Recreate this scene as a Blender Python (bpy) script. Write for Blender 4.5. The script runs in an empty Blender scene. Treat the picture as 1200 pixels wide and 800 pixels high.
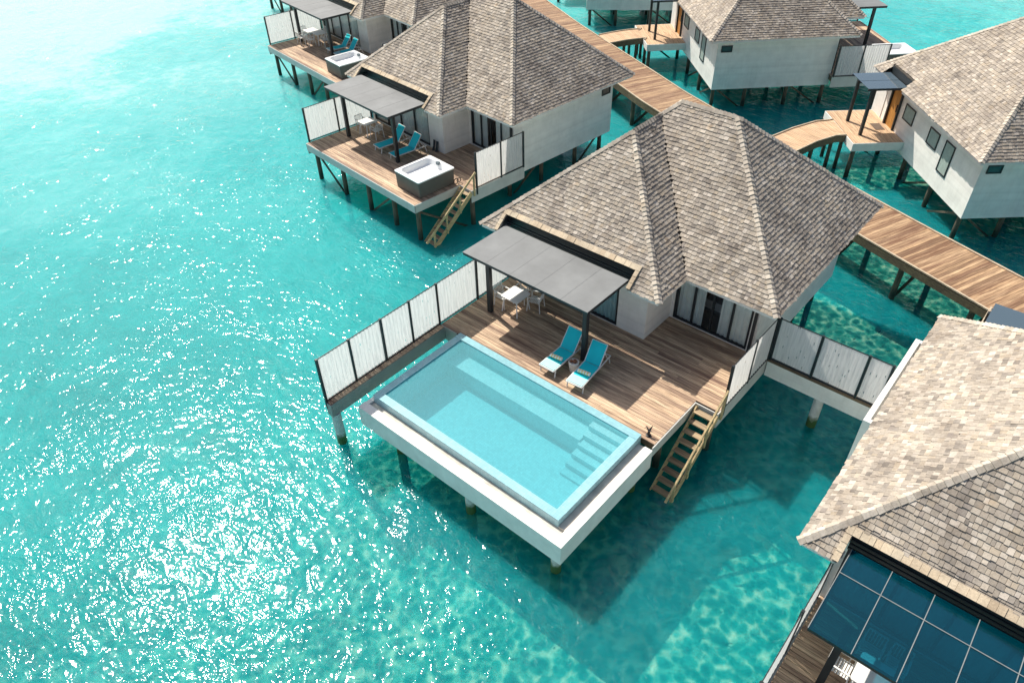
import bpy, math, random
from mathutils import Vector, Matrix
random.seed(11)
C = bpy.context.scene.collection
PI = math.pi
R = math.radians

# ------------------------------------------------------------------ materials
def new_mat(name):
    m = bpy.data.materials.new(name); m.use_nodes = True
    nt = m.node_tree
    for n in list(nt.nodes): nt.nodes.remove(n)
    out = nt.nodes.new('ShaderNodeOutputMaterial')
    return m, nt, out
def N(nt, t, **kw):
    n = nt.nodes.new(t)
    for k, v in kw.items():
        if k in n.inputs: n.inputs[k].default_value = v
        else: setattr(n, k, v)
    return n
def L(nt, a, b): nt.links.new(a, b)
def ramp(nt, stops, fac=None, interp='LINEAR'):
    r = nt.nodes.new('ShaderNodeValToRGB'); r.color_ramp.interpolation = interp
    els = r.color_ramp.elements
    while len(els) < len(stops): els.new(0.5)
    for e, (p, c) in zip(els, stops):
        e.position = p; e.color = (*c, 1) if len(c) == 3 else c
    if fac is not None: L(nt, fac, r.inputs[0])
    return r
def mixc(nt, a, b, f, blend='MIX'):
    m = nt.nodes.new('ShaderNodeMix'); m.data_type = 'RGBA'; m.blend_type = blend
    for sock, v in ((m.inputs[0], f), (m.inputs[6], a), (m.inputs[7], b)):
        if hasattr(v, 'links') or hasattr(v, 'is_linked'): L(nt, v, sock)
        elif isinstance(v, (int, float)): sock.default_value = v
        else: sock.default_value = (*v, 1)
    return m.outputs[2]
def turned(nt, scale, rot):      # rotate first, then stretch
    m1 = nt.nodes.new('ShaderNodeMapping'); m1.inputs['Rotation'].default_value = rot
    m2 = nt.nodes.new('ShaderNodeMapping'); m2.inputs['Scale'].default_value = scale
    tc = nt.nodes.new('ShaderNodeTexCoord'); L(nt, tc.outputs['Object'], m1.inputs[0]); L(nt, m1.outputs[0], m2.inputs[0]); return m2.outputs[0]
def objco(nt, scale=(1, 1, 1), rot=(0, 0, 0)):
    tc = nt.nodes.new('ShaderNodeTexCoord'); mp = nt.nodes.new('ShaderNodeMapping')
    mp.inputs['Scale'].default_value = scale; mp.inputs['Rotation'].default_value = rot
    L(nt, tc.outputs['Object'], mp.inputs[0]); return mp.outputs[0]
def noise(nt, co, scale, detail=4, rough=.55, dist=0):
    n = N(nt, 'ShaderNodeTexNoise', Scale=scale, Detail=detail, Roughness=rough, Distortion=dist)
    L(nt, co, n.inputs['Vector']); return n.outputs[0]
def bump(nt, h, strength=.3, dist=.02):
    b = N(nt, 'ShaderNodeBump', Strength=strength, Distance=dist); L(nt, h, b.inputs['Height']); return b.outputs[0]
def pbr(name, color, rough=.6, var=.12, vscale=3.0, metal=0, bumpk=0, spec=.5):
    """plain surface with soft dirt / tone variation"""
    m, nt, out = new_mat(name)
    p = N(nt, 'ShaderNodeBsdfPrincipled', Roughness=rough, Metallic=metal)
    p.inputs['Specular IOR Level'].default_value = spec
    co = objco(nt)
    n = noise(nt, co, vscale, 5, .6)
    dark = tuple(c*(1-var) for c in color); lite = tuple(min(1, c*(1+var*.7)) for c in color)
    r = ramp(nt, [(.3, dark), (.7, lite)], n)
    L(nt, r.outputs[0], p.inputs['Base Color'])
    if bumpk: L(nt, bump(nt, noise(nt, co, vscale*9, 3), bumpk, .01), p.inputs['Normal'])
    L(nt, p.outputs[0], out.inputs[0]); return m
def island(nt): return nt.nodes.new('ShaderNodeNewGeometry').outputs['Random Per Island']

def wood_planks(name, cols, grain_axis='X', rough=.65, stain=(.10, .07, .06), stain_amt=.5, rot=(0, 0, 0)):
    m, nt, out = new_mat(name)
    p = N(nt, 'ShaderNodeBsdfPrincipled', Roughness=rough)
    p.inputs['Specular IOR Level'].default_value = .35
    isl = island(nt)
    base = ramp(nt, [(i/(len(cols)-1), c) for i, c in enumerate(cols)], isl).outputs[0]
    sc = {'X': (.35, 6, 6), 'Y': (6, .35, 6), 'Z': (6, 6, .35)}[grain_axis]
    co = turned(nt, sc, rot)
    g = noise(nt, co, 3.2, 7, .7)
    grain = ramp(nt, [(.32, (.30, .27, .26)), (.5, (.82, .80, .78)), (.70, (1.22, 1.2, 1.16))], g).outputs[0]
    c1 = mixc(nt, base, grain, .85, 'MULTIPLY')
    sc2 = {'X': (.13, 1.7, 1), 'Y': (1.7, .13, 1), 'Z': (1, 1, .25)}[grain_axis]
    st = ramp(nt, [(.44, (0, 0, 0)), (.64, (1, 1, 1))], noise(nt, turned(nt, sc2, rot), 1.7, 7, .72)).outputs[0]
    mul = N(nt, 'ShaderNodeMath', operation='MULTIPLY'); mul.inputs[1].default_value = stain_amt; L(nt, st, mul.inputs[0])
    c2 = mixc(nt, c1, stain, mul.outputs[0])
    L(nt, c2, p.inputs['Base Color']); L(nt, bump(nt, g, .35, .006), p.inputs['Normal'])
    L(nt, p.outputs[0], out.inputs[0]); return m

def shingles(name, cols):
    m, nt, out = new_mat(name)
    p = N(nt, 'ShaderNodeBsdfPrincipled', Roughness=.85)
    p.inputs['Specular IOR Level'].default_value = .25
    base = ramp(nt, [(i/(len(cols)-1), c) for i, c in enumerate(cols)], island(nt)).outputs[0]
    co = objco(nt)
    big = ramp(nt, [(.33, (.62, .58, .55)), (.52, (1, .98, .95)), (.72, (1.22, 1.15, 1.04))], noise(nt, co, .8, 6, .68)).outputs[0]
    c1 = mixc(nt, base, big, .8, 'MULTIPLY')
    fine = ramp(nt, [(.3, (.72, .72, .72)), (.6, (1.08, 1.08, 1.08))], noise(nt, co, 22, 5, .7)).outputs[0]
    c2 = mixc(nt, c1, fine, .8, 'MULTIPLY')
    rust = ramp(nt, [(.62, (0, 0, 0)), (.75, (1, 1, 1))], noise(nt, co, 1.6, 4, .7)).outputs[0]
    ml = N(nt, 'ShaderNodeMath', operation='MULTIPLY'); ml.inputs[1].default_value = .5; L(nt, rust, ml.inputs[0])
    c3 = mixc(nt, c2, (.42, .29, .18), ml.outputs[0])
    L(nt, c3, p.inputs['Base Color'])
    L(nt, bump(nt, noise(nt, co, 40, 3), .4, .01), p.inputs['Normal'])
    L(nt, p.outputs[0], out.inputs[0]); return m

def siding(name, color):
    m, nt, out = new_mat(name)
    p = N(nt, 'ShaderNodeBsdfPrincipled', Roughness=.55)
    tc = nt.nodes.new('ShaderNodeTexCoord'); sp = nt.nodes.new('ShaderNodeSeparateXYZ'); L(nt, tc.outputs['Object'], sp.inputs[0])
    a = N(nt, 'ShaderNodeMath', operation='MULTIPLY'); a.inputs[1].default_value = 1/.14; L(nt, sp.outputs[2], a.inputs[0])
    f = N(nt, 'ShaderNodeMath', operation='FRACT'); L(nt, a.outputs[0], f.inputs[0])
    groove = ramp(nt, [(0, (0, 0, 0)), (.06, (1, 1, 1)), (.94, (1, 1, 1)), (1, (0, 0, 0))], f.outputs[0]).outputs[0]
    n = noise(nt, tc.outputs['Object'], 1.6, 6, .6)
    dirt = ramp(nt, [(.3, tuple(c*.86 for c in color)), (.65, color)], n).outputs[0]
    fl = N(nt, 'ShaderNodeMath', operation='FLOOR'); L(nt, a.outputs[0], fl.inputs[0])
    wn = N(nt, 'ShaderNodeTexWhiteNoise', noise_dimensions='1D'); L(nt, fl.outputs[0], wn.inputs['W'])
    tone = ramp(nt, [(0, (.94, .94, .94)), (1, (1.02, 1.02, 1.02))], wn.outputs[0]).outputs[0]
    drip = ramp(nt, [(.50, (1, 1, 1)), (.72, (.80, .78, .74))], noise(nt, objco(nt, (4, 4, .35)), 1.5, 6, .7)).outputs[0]
    c = mixc(nt, mixc(nt, dirt, tone, 1.0, 'MULTIPLY'), drip, .3, 'MULTIPLY')
    L(nt, c, p.inputs['Base Color']); L(nt, bump(nt, groove, .5, .012), p.inputs['Normal'])
    L(nt, p.outputs[0], out.inputs[0]); return m

def mosaic(name, color, amt=.16):
    m, nt, out = new_mat(name)
    p = N(nt, 'ShaderNodeBsdfPrincipled', Roughness=.25)
    co = objco(nt)
    v = N(nt, 'ShaderNodeTexVoronoi', Scale=11.0, Randomness=.0); v.distance = 'CHEBYCHEV'; L(nt, co, v.inputs['Vector'])
    t = ramp(nt, [(0, tuple(c*(1-amt) for c in color)), (1, tuple(min(1, c*(1+amt)) for c in color))], v.outputs['Color']).outputs[0]
    g = ramp(nt, [(.40, (1, 1, 1)), (.47, (.72, .78, .8))], v.outputs['Distance']).outputs[0]
    n = ramp(nt, [(.3, (.9, .93, .95)), (.7, (1.05, 1.04, 1.03))], noise(nt, co, 1.3, 4)).outputs[0]
    c = mixc(nt, mixc(nt, t, g, .6, 'MULTIPLY'), n, 1, 'MULTIPLY')
    L(nt, c, p.inputs['Base Color']); L(nt, p.outputs[0], out.inputs[0]); return m

def screen_mat(name):
    """perforated off-white privacy panel: narrow upright leaf-shaped slits"""
    m, nt, out = new_mat(name)
    p = N(nt, 'ShaderNodeBsdfPrincipled', Roughness=.5)
    co = objco(nt, (9, 9, 1.25))
    v = N(nt, 'ShaderNodeTexVoronoi', Scale=1.35, Randomness=.75); L(nt, co, v.inputs['Vector'])
    st = ramp(nt, [(.3, (.62, .63, .63)), (.5, (.76, .76, .75)), (.7, (.86, .855, .84))], noise(nt, objco(nt, (14, 14, .9)), 1.6, 5, .6)).outputs[0]
    L(nt, st, p.inputs['Base Color'])
    L(nt, bump(nt, v.outputs['Distance'], .4, .012), p.inputs['Normal'])
    hole = ramp(nt, [(.0, (1, 1, 1)), (.09, (1, 1, 1)), (.13, (0, 0, 0))], v.outputs['Distance']).outputs[0]
    tl = nt.nodes.new('ShaderNodeBsdfTranslucent'); L(nt, st, tl.inputs[0]); ms = nt.nodes.new('ShaderNodeMixShader'); ms.inputs[0].default_value = .45
    L(nt, p.outputs[0], ms.inputs[1]); L(nt, tl.outputs[0], ms.inputs[2])
    tr = nt.nodes.new('ShaderNodeBsdfTransparent'); mx = nt.nodes.new('ShaderNodeMixShader')
    L(nt, hole, mx.inputs[0]); L(nt, ms.outputs[0], mx.inputs[1]); L(nt, tr.outputs[0], mx.inputs[2])
    L(nt, mx.outputs[0], out.inputs[0]); return m

def glass_mat(name, tint, refl=1.0, rough=.02, body=None, amt=.0):
    m, nt, out = new_mat(name)
    tr = nt.nodes.new('ShaderNodeBsdfTransparent'); tr.inputs[0].default_value = (*tint, 1)
    gl = N(nt, 'ShaderNodeBsdfGlossy', Roughness=rough)
    gl.inputs[0].default_value = (refl, refl, refl, 1)
    fr = N(nt, 'ShaderNodeFresnel', IOR=1.55)
    mx = nt.nodes.new('ShaderNodeMixShader')
    src = tr.outputs[0]
    if body:
        df = N(nt, 'ShaderNodeBsdfDiffuse'); df.inputs[0].default_value = (*body, 1); m2 = nt.nodes.new('ShaderNodeMixShader'); m2.inputs[0].default_value = amt
        L(nt, src, m2.inputs[1]); L(nt, df.outputs[0], m2.inputs[2]); src = m2.outputs[0]
    L(nt, fr.outputs[0], mx.inputs[0]); L(nt, src, mx.inputs[1]); L(nt, gl.outputs[0], mx.inputs[2])
    L(nt, mx.outputs[0], out.inputs[0]); return m

def pile_mat():
    m, nt, out = new_mat('pile_timber')
    p = N(nt, 'ShaderNodeBsdfPrincipled', Roughness=.8)
    g = nt.nodes.new('ShaderNodeNewGeometry'); sp = nt.nodes.new('ShaderNodeSeparateXYZ'); L(nt, g.outputs['Position'], sp.inputs[0])
    n = noise(nt, objco(nt, (8, 8, 1)), 2, 5)
    wood = ramp(nt, [(.3, (.055, .045, .035)), (.7, (.17, .135, .09))], n).outputs[0]
    a = N(nt, 'ShaderNodeMapRange'); a.inputs[1].default_value = -1.35; a.inputs[2].default_value = -1.75; L(nt, sp.outputs[2], a.inputs[0])
    c = mixc(nt, wood, (.012, .03, .022), a.outputs[0])
    L(nt, c, p.inputs['Base Color']); L(nt, p.outputs[0], out.inputs[0]); return m
def concrete_pile_mat():
    m, nt, out = new_mat('pile_concrete')
    p = N(nt, 'ShaderNodeBsdfPrincipled', Roughness=.7)
    g = nt.nodes.new('ShaderNodeNewGeometry'); sp = nt.nodes.new('ShaderNodeSeparateXYZ'); L(nt, g.outputs['Position'], sp.inputs[0])
    n = noise(nt, objco(nt), 6, 5)
    ad = N(nt, 'ShaderNodeMath', operation='MULTIPLY_ADD'); ad.inputs[1].default_value = .35; L(nt, n, ad.inputs[0]); L(nt, sp.outputs[2], ad.inputs[2])
    base = ramp(nt, [(.3, (.5, .5, .47)), (.7, (.68, .67, .63))], n).outputs[0]
    a = N(nt, 'ShaderNodeMapRange'); a.inputs[1].default_value = -1.32; a.inputs[2].default_value = -1.55; L(nt, ad.outputs[0], a.inputs[0])
    c = mixc(nt, base, (.05, .11, .025), a.outputs[0])
    L(nt, c, p.inputs['Base Color']); L(nt, p.outputs[0], out.inputs[0]); return m

M = {}
M['shingle'] = shingles('cedar_shingles', [(.20, .18, .16), (.41, .365, .31), (.31, .275, .235), (.48, .435, .375), (.26, .235, .21), (.44, .39, .325), (.35, .31, .265), (.55, .50, .44), (.39, .335, .265), (.29, .26, .235)])
M['ridge'] = shingles('ridge_shingles', [(.38, .34, .285), (.56, .51, .44), (.46, .41, .345), (.62, .57, .50)])
M['edge_shingle'] = shingles('edge_shingles', [(.52, .42, .30), (.66, .56, .42), (.58, .50, .38)])
M['underlay'] = pbr('roof_underlay', (.07, .06, .05), .9)
M['wall'] = siding('white_siding', (.92, .895, .84))
M['trim'] = pbr('white_trim', (.78, .77, .74), .5, .08)
M['grey_board'] = siding('weathered_fascia_boards', (.60, .60, .565))
M['dark_board'] = siding('grey_weathered_boards', (.36, .35, .32))
M['dark_metal'] = pbr('charcoal_metal', (.018, .024, .028), .45, .2, 4)
M['canopy_grey'] = pbr('grey_canopy_fabric', (.185, .195, .197), .65, .16, 1.0, bumpk=.12)
M['deck'] = wood_planks('deck_planks', [(.44, .305, .21), (.78, .57, .38), (.60, .43, .295), (.82, .62, .42), (.34, .225, .165), (.72, .52, .345), (.50, .355, .25), (.80, .595, .40)], 'X', stain=(.13, .070, .052), stain_amt=.85)
M['porch'] = wood_planks('porch_planks', [(.62, .42, .26), (.74, .52, .33), (.68, .47, .30)], 'X', stain_amt=.25)
M['walk'] = wood_planks('boardwalk_planks', [(.24, .15, .09), (.54, .36, .21), (.38, .25, .15), (.62, .43, .26), (.30, .19, .12), (.48, .32, .19)], 'Y', stain=(.15, .07, .04), stain_amt=.9, rot=(0, 0, R(21)))
M['walk_edge'] = wood_planks('boardwalk_kerb_timber', [(.52, .43, .31), (.60, .50, .37)], 'X', stain_amt=.15)
M['beam'] = wood_planks('beam_timber', [(.18, .14, .085), (.25, .2, .12)], 'X', stain_amt=.5)
M['stair'] = wood_planks('stair_timber', [(.50, .38, .19), (.62, .48, .26), (.56, .43, .23)], 'Y', stain_amt=.2)
M['tread'] = wood_planks('tread_timber', [(.36, .27, .17), (.46, .35, .22), (.40, .30, .19)], 'X', stain_amt=.45)
M['pile'] = pile_mat(); M['cpile'] = concrete_pile_mat()
M['white_metal'] = pbr('white_powder_coat', (.80, .79, .76), .4, .05)
M['bar_grey'] = pbr('grey_glazing_bar', (.22, .24, .24), .5)
M['teal'] = pbr('turquoise_sling_fabric', (.0, .62, .68), .75, .08, 2, bumpk=.2)
M['pale_teal'] = pbr('pale_foot_cover', (.42, .70, .70), .8, .12, 6, bumpk=.3)
M['towel_a'] = pbr('cream_towelling', (.94, .91, .82), .95, .1, 9)
M['towel_b'] = pbr('orange_towelling', (.92, .72, .34), .95, .1, 9)
M['basket'] = pbr('woven_basket', (.80, .74, .66), .9, .25, 14, bumpk=.6)
M['coconut'] = pbr('brown_husk', (.24, .10, .05), .9, .3, 20)
M['curtain'] = pbr('sheer_curtain', (.93, .93, .90), .9, .08, 2)
M['teal_curtain'] = pbr('bluish_curtain', (.62, .82, .82), .9, .1, 2)
M['glass'] = glass_mat('door_glass', (.88, .93, .93))
M['win_glass'] = glass_mat('window_glass', (.45, .55, .55))
M['blind'] = pbr('window_blind', (.34, .42, .38), .8, .15, 5)
M['roof_glass'] = glass_mat('sky_tinted_canopy_glass', (.14, .50, .60), 1.0, .03, (.0, .10, .15), .22)  # diffuse body colour stands in for the blue sky reflection
M['porch_glass'] = glass_mat('porch_canopy_glass', (.2, .32, .4), 1.0, .05, (.13, .19, .24), .6)
M['door_wood'] = wood_planks('orange_door_timber', [(.52, .24, .05), (.60, .29, .07)], 'Z', stain_amt=.1)
M['mat'] = pbr('brown_doormat', (.14, .10, .075), .95, .3, 20)
M['dark_pane'] = pbr('dark_window_pane', (.03, .07, .08), .15)
M['room'] = pbr('room_paint', (.35, .34, .32), .8)
M['bed_linen'] = pbr('white_bed_linen', (.75, .76, .75), .9, .1, 3)
M['headboard'] = pbr('grey_headboard', (.16, .20, .22), .8)
M['tub_side'] = pbr('taupe_tub_cabinet', (.10, .095, .085), .55, .15, 3)
M['tub_shell'] = pbr('white_acrylic_shell', (.86, .87, .86), .18, .03)
M['tub_black'] = pbr('black_rubber', (.012, .015, .018), .5)
M['tile'] = mosaic('pool_mosaic', (.42, .66, .70), .12)
M['tile_rim'] = mosaic('pool_rim_mosaic', (.30, .55, .60), .10)
M['ledge'] = pbr('white_rendered_concrete', (.82, .80, .75), .6, .12, 1.6, bumpk=.1)
M['gutter'] = pbr('wet_gutter_concrete', (.58, .55, .48), .25, .25, 2.2)
M['screen'] = screen_mat('perforated_screen_panel')
M['slipper'] = pbr('dark_fin_rubber', (.02, .035, .045), .5)

# sand, weed and the sea ------------------------------------------------------
SUN = Vector((-.610, .140, .779)).normalized()
WZ, BED = -2.05, -3.9
def seabed_mat():
    m, nt, out = new_mat('lagoon_sand')
    p = N(nt, 'ShaderNodeBsdfDiffuse')
    co = objco(nt)
    big = noise(nt, co, .055, 4, .55)
    tone = ramp(nt, [(.30, (.40, .50, .40)), (.50, (.62, .66, .54)), (.72, (.80, .79, .68))], big).outputs[0]
    med = ramp(nt, [(.30, (.62, .68, .66)), (.5, (.95, .96, .95)), (.7, (1.12, 1.1, 1.06))], noise(nt, co, .8, 6, .65)).outputs[0]
    fine = ramp(nt, [(.32, (.70, .74, .72)), (.55, (1, 1, 1)), (.75, (1.1, 1.1, 1.1))], noise(nt, co, 5, 4, .6, .6)).outputs[0]
    c = mixc(nt, mixc(nt, tone, med, .8, 'MULTIPLY'), fine, .7, 'MULTIPLY')
    coral = ramp(nt, [(.60, (0, 0, 0)), (.72, (1, 1, 1))], noise(nt, co, .33, 7, .68)).outputs[0]
    ml = N(nt, 'ShaderNodeMath', operation='MULTIPLY'); ml.inputs[1].default_value = .45; L(nt, coral, ml.inputs[0])
    c = mixc(nt, c, (.20, .26, .20), ml.outputs[0])
    L(nt, c, p.inputs[0]); L(nt, p.outputs[0], out.inputs[0]); return m
def sea_mat():
    m, nt, out = new_mat('lagoon_water')
    co = objco(nt)
    def mul(a, k):
        x = N(nt, 'ShaderNodeMath', operation='MULTIPLY'); L(nt, a, x.inputs[0])
        if isinstance(k, (int, float)): x.inputs[1].default_value = k
        else: L(nt, k, x.inputs[1])
        return x.outputs[0]
    def add(a, b):
        x = N(nt, 'ShaderNodeMath', operation='ADD'); L(nt, a, x.inputs[0]); L(nt, b, x.inputs[1]); return x.outputs[0]
    w1 = noise(nt, objco(nt, (1, 1, 1), (0, 0, .5)), .42, 2, .5, .4)
    w2 = noise(nt, objco(nt, (1.0, 1.5, 1), (0, 0, .9)), 1.05, 2, .5, 1.0)
    w3 = noise(nt, objco(nt, (1, 1.4, 1), (0, 0, -.4)), 2.5, 2, .42, 1.2)
    gust = N(nt, 'ShaderNodeMapRange'); gust.inputs[1].default_value = .36; gust.inputs[2].default_value = .64; gust.inputs[3].default_value = .22; gust.inputs[4].default_value = 1.7
    L(nt, noise(nt, co, .32, 4, .6, .5), gust.inputs[0])
    h = add(add(mul(w1, .10), mul(w2, .070)), mul(mul(w3, .036), gust.outputs[0]))
    b = N(nt, 'ShaderNodeBump', Strength=1.0, Distance=1.0); L(nt, h, b.inputs['Height'])
    gl = N(nt, 'ShaderNodeBsdfGlossy', Roughness=.075); gl.inputs[0].default_value = (1, 1, 1, 1); L(nt, b.outputs[0], gl.inputs['Normal'])
    g2 = N(nt, 'ShaderNodeBsdfGlossy', Roughness=.60); g2.inputs[0].default_value = (1, 1, 1, 1)   # wavelets too small to see
    gm = nt.nodes.new('ShaderNodeMixShader'); gm.inputs[0].default_value = .12; L(nt, gl.outputs[0], gm.inputs[1]); L(nt, g2.outputs[0], gm.inputs[2])
    fr = N(nt, 'ShaderNodeFresnel', IOR=1.33); L(nt, b.outputs[0], fr.inputs['Normal'])
    # caustic light net painted into the transmission colour of the surface
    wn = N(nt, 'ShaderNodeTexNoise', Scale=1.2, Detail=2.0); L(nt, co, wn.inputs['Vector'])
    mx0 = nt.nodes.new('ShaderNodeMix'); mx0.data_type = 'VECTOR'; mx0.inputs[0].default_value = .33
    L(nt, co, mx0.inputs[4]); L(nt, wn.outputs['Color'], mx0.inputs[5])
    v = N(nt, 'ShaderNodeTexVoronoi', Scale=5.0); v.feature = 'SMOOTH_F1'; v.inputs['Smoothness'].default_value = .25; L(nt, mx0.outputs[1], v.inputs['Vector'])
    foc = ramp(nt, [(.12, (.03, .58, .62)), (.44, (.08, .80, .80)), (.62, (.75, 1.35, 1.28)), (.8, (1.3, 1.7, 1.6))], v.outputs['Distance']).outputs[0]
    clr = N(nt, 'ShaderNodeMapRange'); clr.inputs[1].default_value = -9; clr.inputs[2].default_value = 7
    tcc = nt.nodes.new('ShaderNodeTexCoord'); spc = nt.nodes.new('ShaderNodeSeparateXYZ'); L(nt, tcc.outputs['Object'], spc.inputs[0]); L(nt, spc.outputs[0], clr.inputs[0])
    foc = mixc(nt, (.10, .78, .80), foc, clr.outputs[0])          # painted net fades out towards the left
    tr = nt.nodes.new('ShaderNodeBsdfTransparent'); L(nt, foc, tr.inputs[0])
    # body scatter; haze and sky sheen painted in as paler tone left and far
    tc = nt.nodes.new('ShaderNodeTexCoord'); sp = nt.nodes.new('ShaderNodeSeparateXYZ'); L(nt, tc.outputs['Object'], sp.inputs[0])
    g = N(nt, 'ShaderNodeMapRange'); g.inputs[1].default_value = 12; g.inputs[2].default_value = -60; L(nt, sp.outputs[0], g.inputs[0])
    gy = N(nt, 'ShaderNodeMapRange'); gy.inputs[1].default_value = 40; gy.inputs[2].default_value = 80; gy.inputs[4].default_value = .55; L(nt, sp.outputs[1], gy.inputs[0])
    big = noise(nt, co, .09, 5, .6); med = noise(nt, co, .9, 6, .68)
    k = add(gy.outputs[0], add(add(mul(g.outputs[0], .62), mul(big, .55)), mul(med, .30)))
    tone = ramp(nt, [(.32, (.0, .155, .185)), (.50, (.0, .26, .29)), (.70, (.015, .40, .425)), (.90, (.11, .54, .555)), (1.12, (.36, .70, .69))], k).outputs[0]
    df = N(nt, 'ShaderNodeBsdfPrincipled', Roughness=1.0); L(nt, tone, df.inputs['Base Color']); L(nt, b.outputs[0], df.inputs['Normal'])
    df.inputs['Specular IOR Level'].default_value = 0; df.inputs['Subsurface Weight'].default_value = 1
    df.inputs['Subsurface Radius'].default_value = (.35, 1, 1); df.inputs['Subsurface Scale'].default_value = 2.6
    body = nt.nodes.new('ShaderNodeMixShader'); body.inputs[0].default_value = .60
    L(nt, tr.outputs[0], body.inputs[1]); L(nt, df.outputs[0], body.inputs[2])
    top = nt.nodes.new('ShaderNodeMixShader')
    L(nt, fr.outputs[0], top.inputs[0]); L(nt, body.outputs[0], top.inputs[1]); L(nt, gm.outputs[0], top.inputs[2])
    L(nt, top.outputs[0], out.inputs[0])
    return m
def pool_water_mat():
    m, nt, out = new_mat('pool_water')
    b = N(nt, 'ShaderNodeBump', Strength=.5, Distance=.02); L(nt, noise(nt, objco(nt), 5, 3), b.inputs['Height'])
    gl = N(nt, 'ShaderNodeBsdfGlossy', Roughness=.03); L(nt, b.outputs[0], gl.inputs['Normal'])
    fr = N(nt, 'ShaderNodeFresnel', IOR=1.33); L(nt, b.outputs[0], fr.inputs['Normal'])
    tr = nt.nodes.new('ShaderNodeBsdfTransparent'); tr.inputs[0].default_value = (.93, .99, 1, 1)
    mx = nt.nodes.new('ShaderNodeMixShader')
    df = N(nt, 'ShaderNodeBsdfDiffuse'); df.inputs[0].default_value = (.17, .54, .60, 1); m2 = nt.nodes.new('ShaderNodeMixShader'); m2.inputs[0].default_value = .40
    L(nt, tr.outputs[0], m2.inputs[1]); L(nt, df.outputs[0], m2.inputs[2])
    L(nt, fr.outputs[0], mx.inputs[0]); L(nt, m2.outputs[0], mx.inputs[1]); L(nt, gl.outputs[0], mx.inputs[2])
    va = N(nt, 'ShaderNodeVolumeAbsorption', Density=.40); va.inputs[0].default_value = (.0, .80, .86, 1)
    L(nt, mx.outputs[0], out.inputs[0]); L(nt, va.outputs[0], out.inputs[1]); return m
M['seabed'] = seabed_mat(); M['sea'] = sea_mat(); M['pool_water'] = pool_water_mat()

# ------------------------------------------------------------------ mesh helper
class MB:
    def __init__(s): s.v = []; s.f = []
    def face(s, pts):
        i = len(s.v); s.v += [tuple(p) for p in pts]; s.f.append(tuple(range(i, i+len(pts))))
    def box(s, x0, x1, y0, y1, z0, z1):
        i = len(s.v)
        s.v += [(x0,y0,z0),(x1,y0,z0),(x1,y1,z0),(x0,y1,z0),(x0,y0,z1),(x1,y0,z1),(x1,y1,z1),(x0,y1,z1)]
        s.f += [(i,i+3,i+2,i+1),(i+4,i+5,i+6,i+7),(i,i+1,i+5,i+4),(i+1,i+2,i+6,i+5),(i+2,i+3,i+7,i+6),(i+3,i,i+4,i+7)]
        return s
    def hexa(s, b, t):   # bottom quad, top quad
        i = len(s.v); s.v += [tuple(p) for p in b] + [tuple(p) for p in t]
        s.f += [(i,i+3,i+2,i+1),(i+4,i+5,i+6,i+7),(i,i+1,i+5,i+4),(i+1,i+2,i+6,i+5),(i+2,i+3,i+7,i+6),(i+3,i,i+4,i+7)]; return s
    def bar(s, p, q, w, h=None, up=(0,0,1)):
        h = h or w; p = Vector(p); q = Vector(q); d = (q-p).normalized(); up = Vector(up)
        if abs(d.dot(up)) > .99: up = Vector((1,0,0))
        a = d.cross(up).normalized()*w/2; b = a.cross(d).normalized()*h/2
        s.hexa([p-a-b, p+a-b, q+a-b, q-a-b], [p-a+b, p+a+b, q+a+b, q-a+b]); return s
    def tube(s, p, q, r, r2=None, n=12):
        r2 = r if r2 is None else r2; p = Vector(p); q = Vector(q); d = (q-p).normalized()
        u = d.cross(Vector((0,0,1)) if abs(d.z) < .9 else Vector((1,0,0))).normalized(); w = d.cross(u)
        i = len(s.v)
        for c, rr in ((p, r), (q, r2)):
            for k in range(n):
                a = 2*PI*k/n; s.v.append(tuple(c + (u*math.cos(a)+w*math.sin(a))*rr))
        for k in range(n):
            s.f.append((i+k, i+(k+1) % n, i+n+(k+1) % n, i+n+k))
        s.f.append(tuple(i+k for k in reversed(range(n)))); s.f.append(tuple(i+n+k for k in range(n))); return s
    def lathe(s, prof, c=(0,0,0), n=20):
        i = len(s.v)
        for r, z in prof:
            for k in range(n):
                a = 2*PI*k/n; s.v.append((c[0]+r*math.cos(a), c[1]+r*math.sin(a), c[2]+z))
        for j in range(len(prof)-1):
            for k in range(n):
                s.f.append((i+j*n+k, i+j*n+(k+1) % n, i+(j+1)*n+(k+1) % n, i+(j+1)*n+k))
        s.f.append(tuple(i+k for k in reversed(range(n)))); j = len(prof)-1; s.f.append(tuple(i+j*n+k for k in range(n))); return s
    def mesh(s, name, mat, mir=1, smooth=False):
        me = bpy.data.meshes.new(name)
        v = s.v if mir == 1 else [(x, -y, z) for x, y, z in s.v]
        f = s.f if mir == 1 else [tuple(reversed(q)) for q in s.f]
        me.from_pydata(v, [], f); me.update()
        me.materials.append(M[mat])
        if smooth:
            for p in me.polygons: p.use_smooth = True
        return me
def obj(name, me, parent=None):
    o = bpy.data.objects.new(name, me); C.objects.link(o); o.parent = parent; return o
def thing(name, label, cat, loc=(0,0,0), rz=0, group=None, kind=None):
    o = bpy.data.objects.new(name, None); C.objects.link(o); o.empty_display_size = .3
    o.location = loc; o.rotation_euler = (0, 0, rz)
    if label: o['label'] = label
    if cat: o['category'] = cat
    if group: o['group'] = group
    if kind: o['kind'] = kind
    return o
CACHE = {}
def cached(key, fn, mat, mir=1, smooth=False, name=None):
    k = (key, mir, mat)
    if k not in CACHE: CACHE[k] = fn().mesh(name or key, mat, mir, smooth)
    return CACHE[k]

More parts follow.
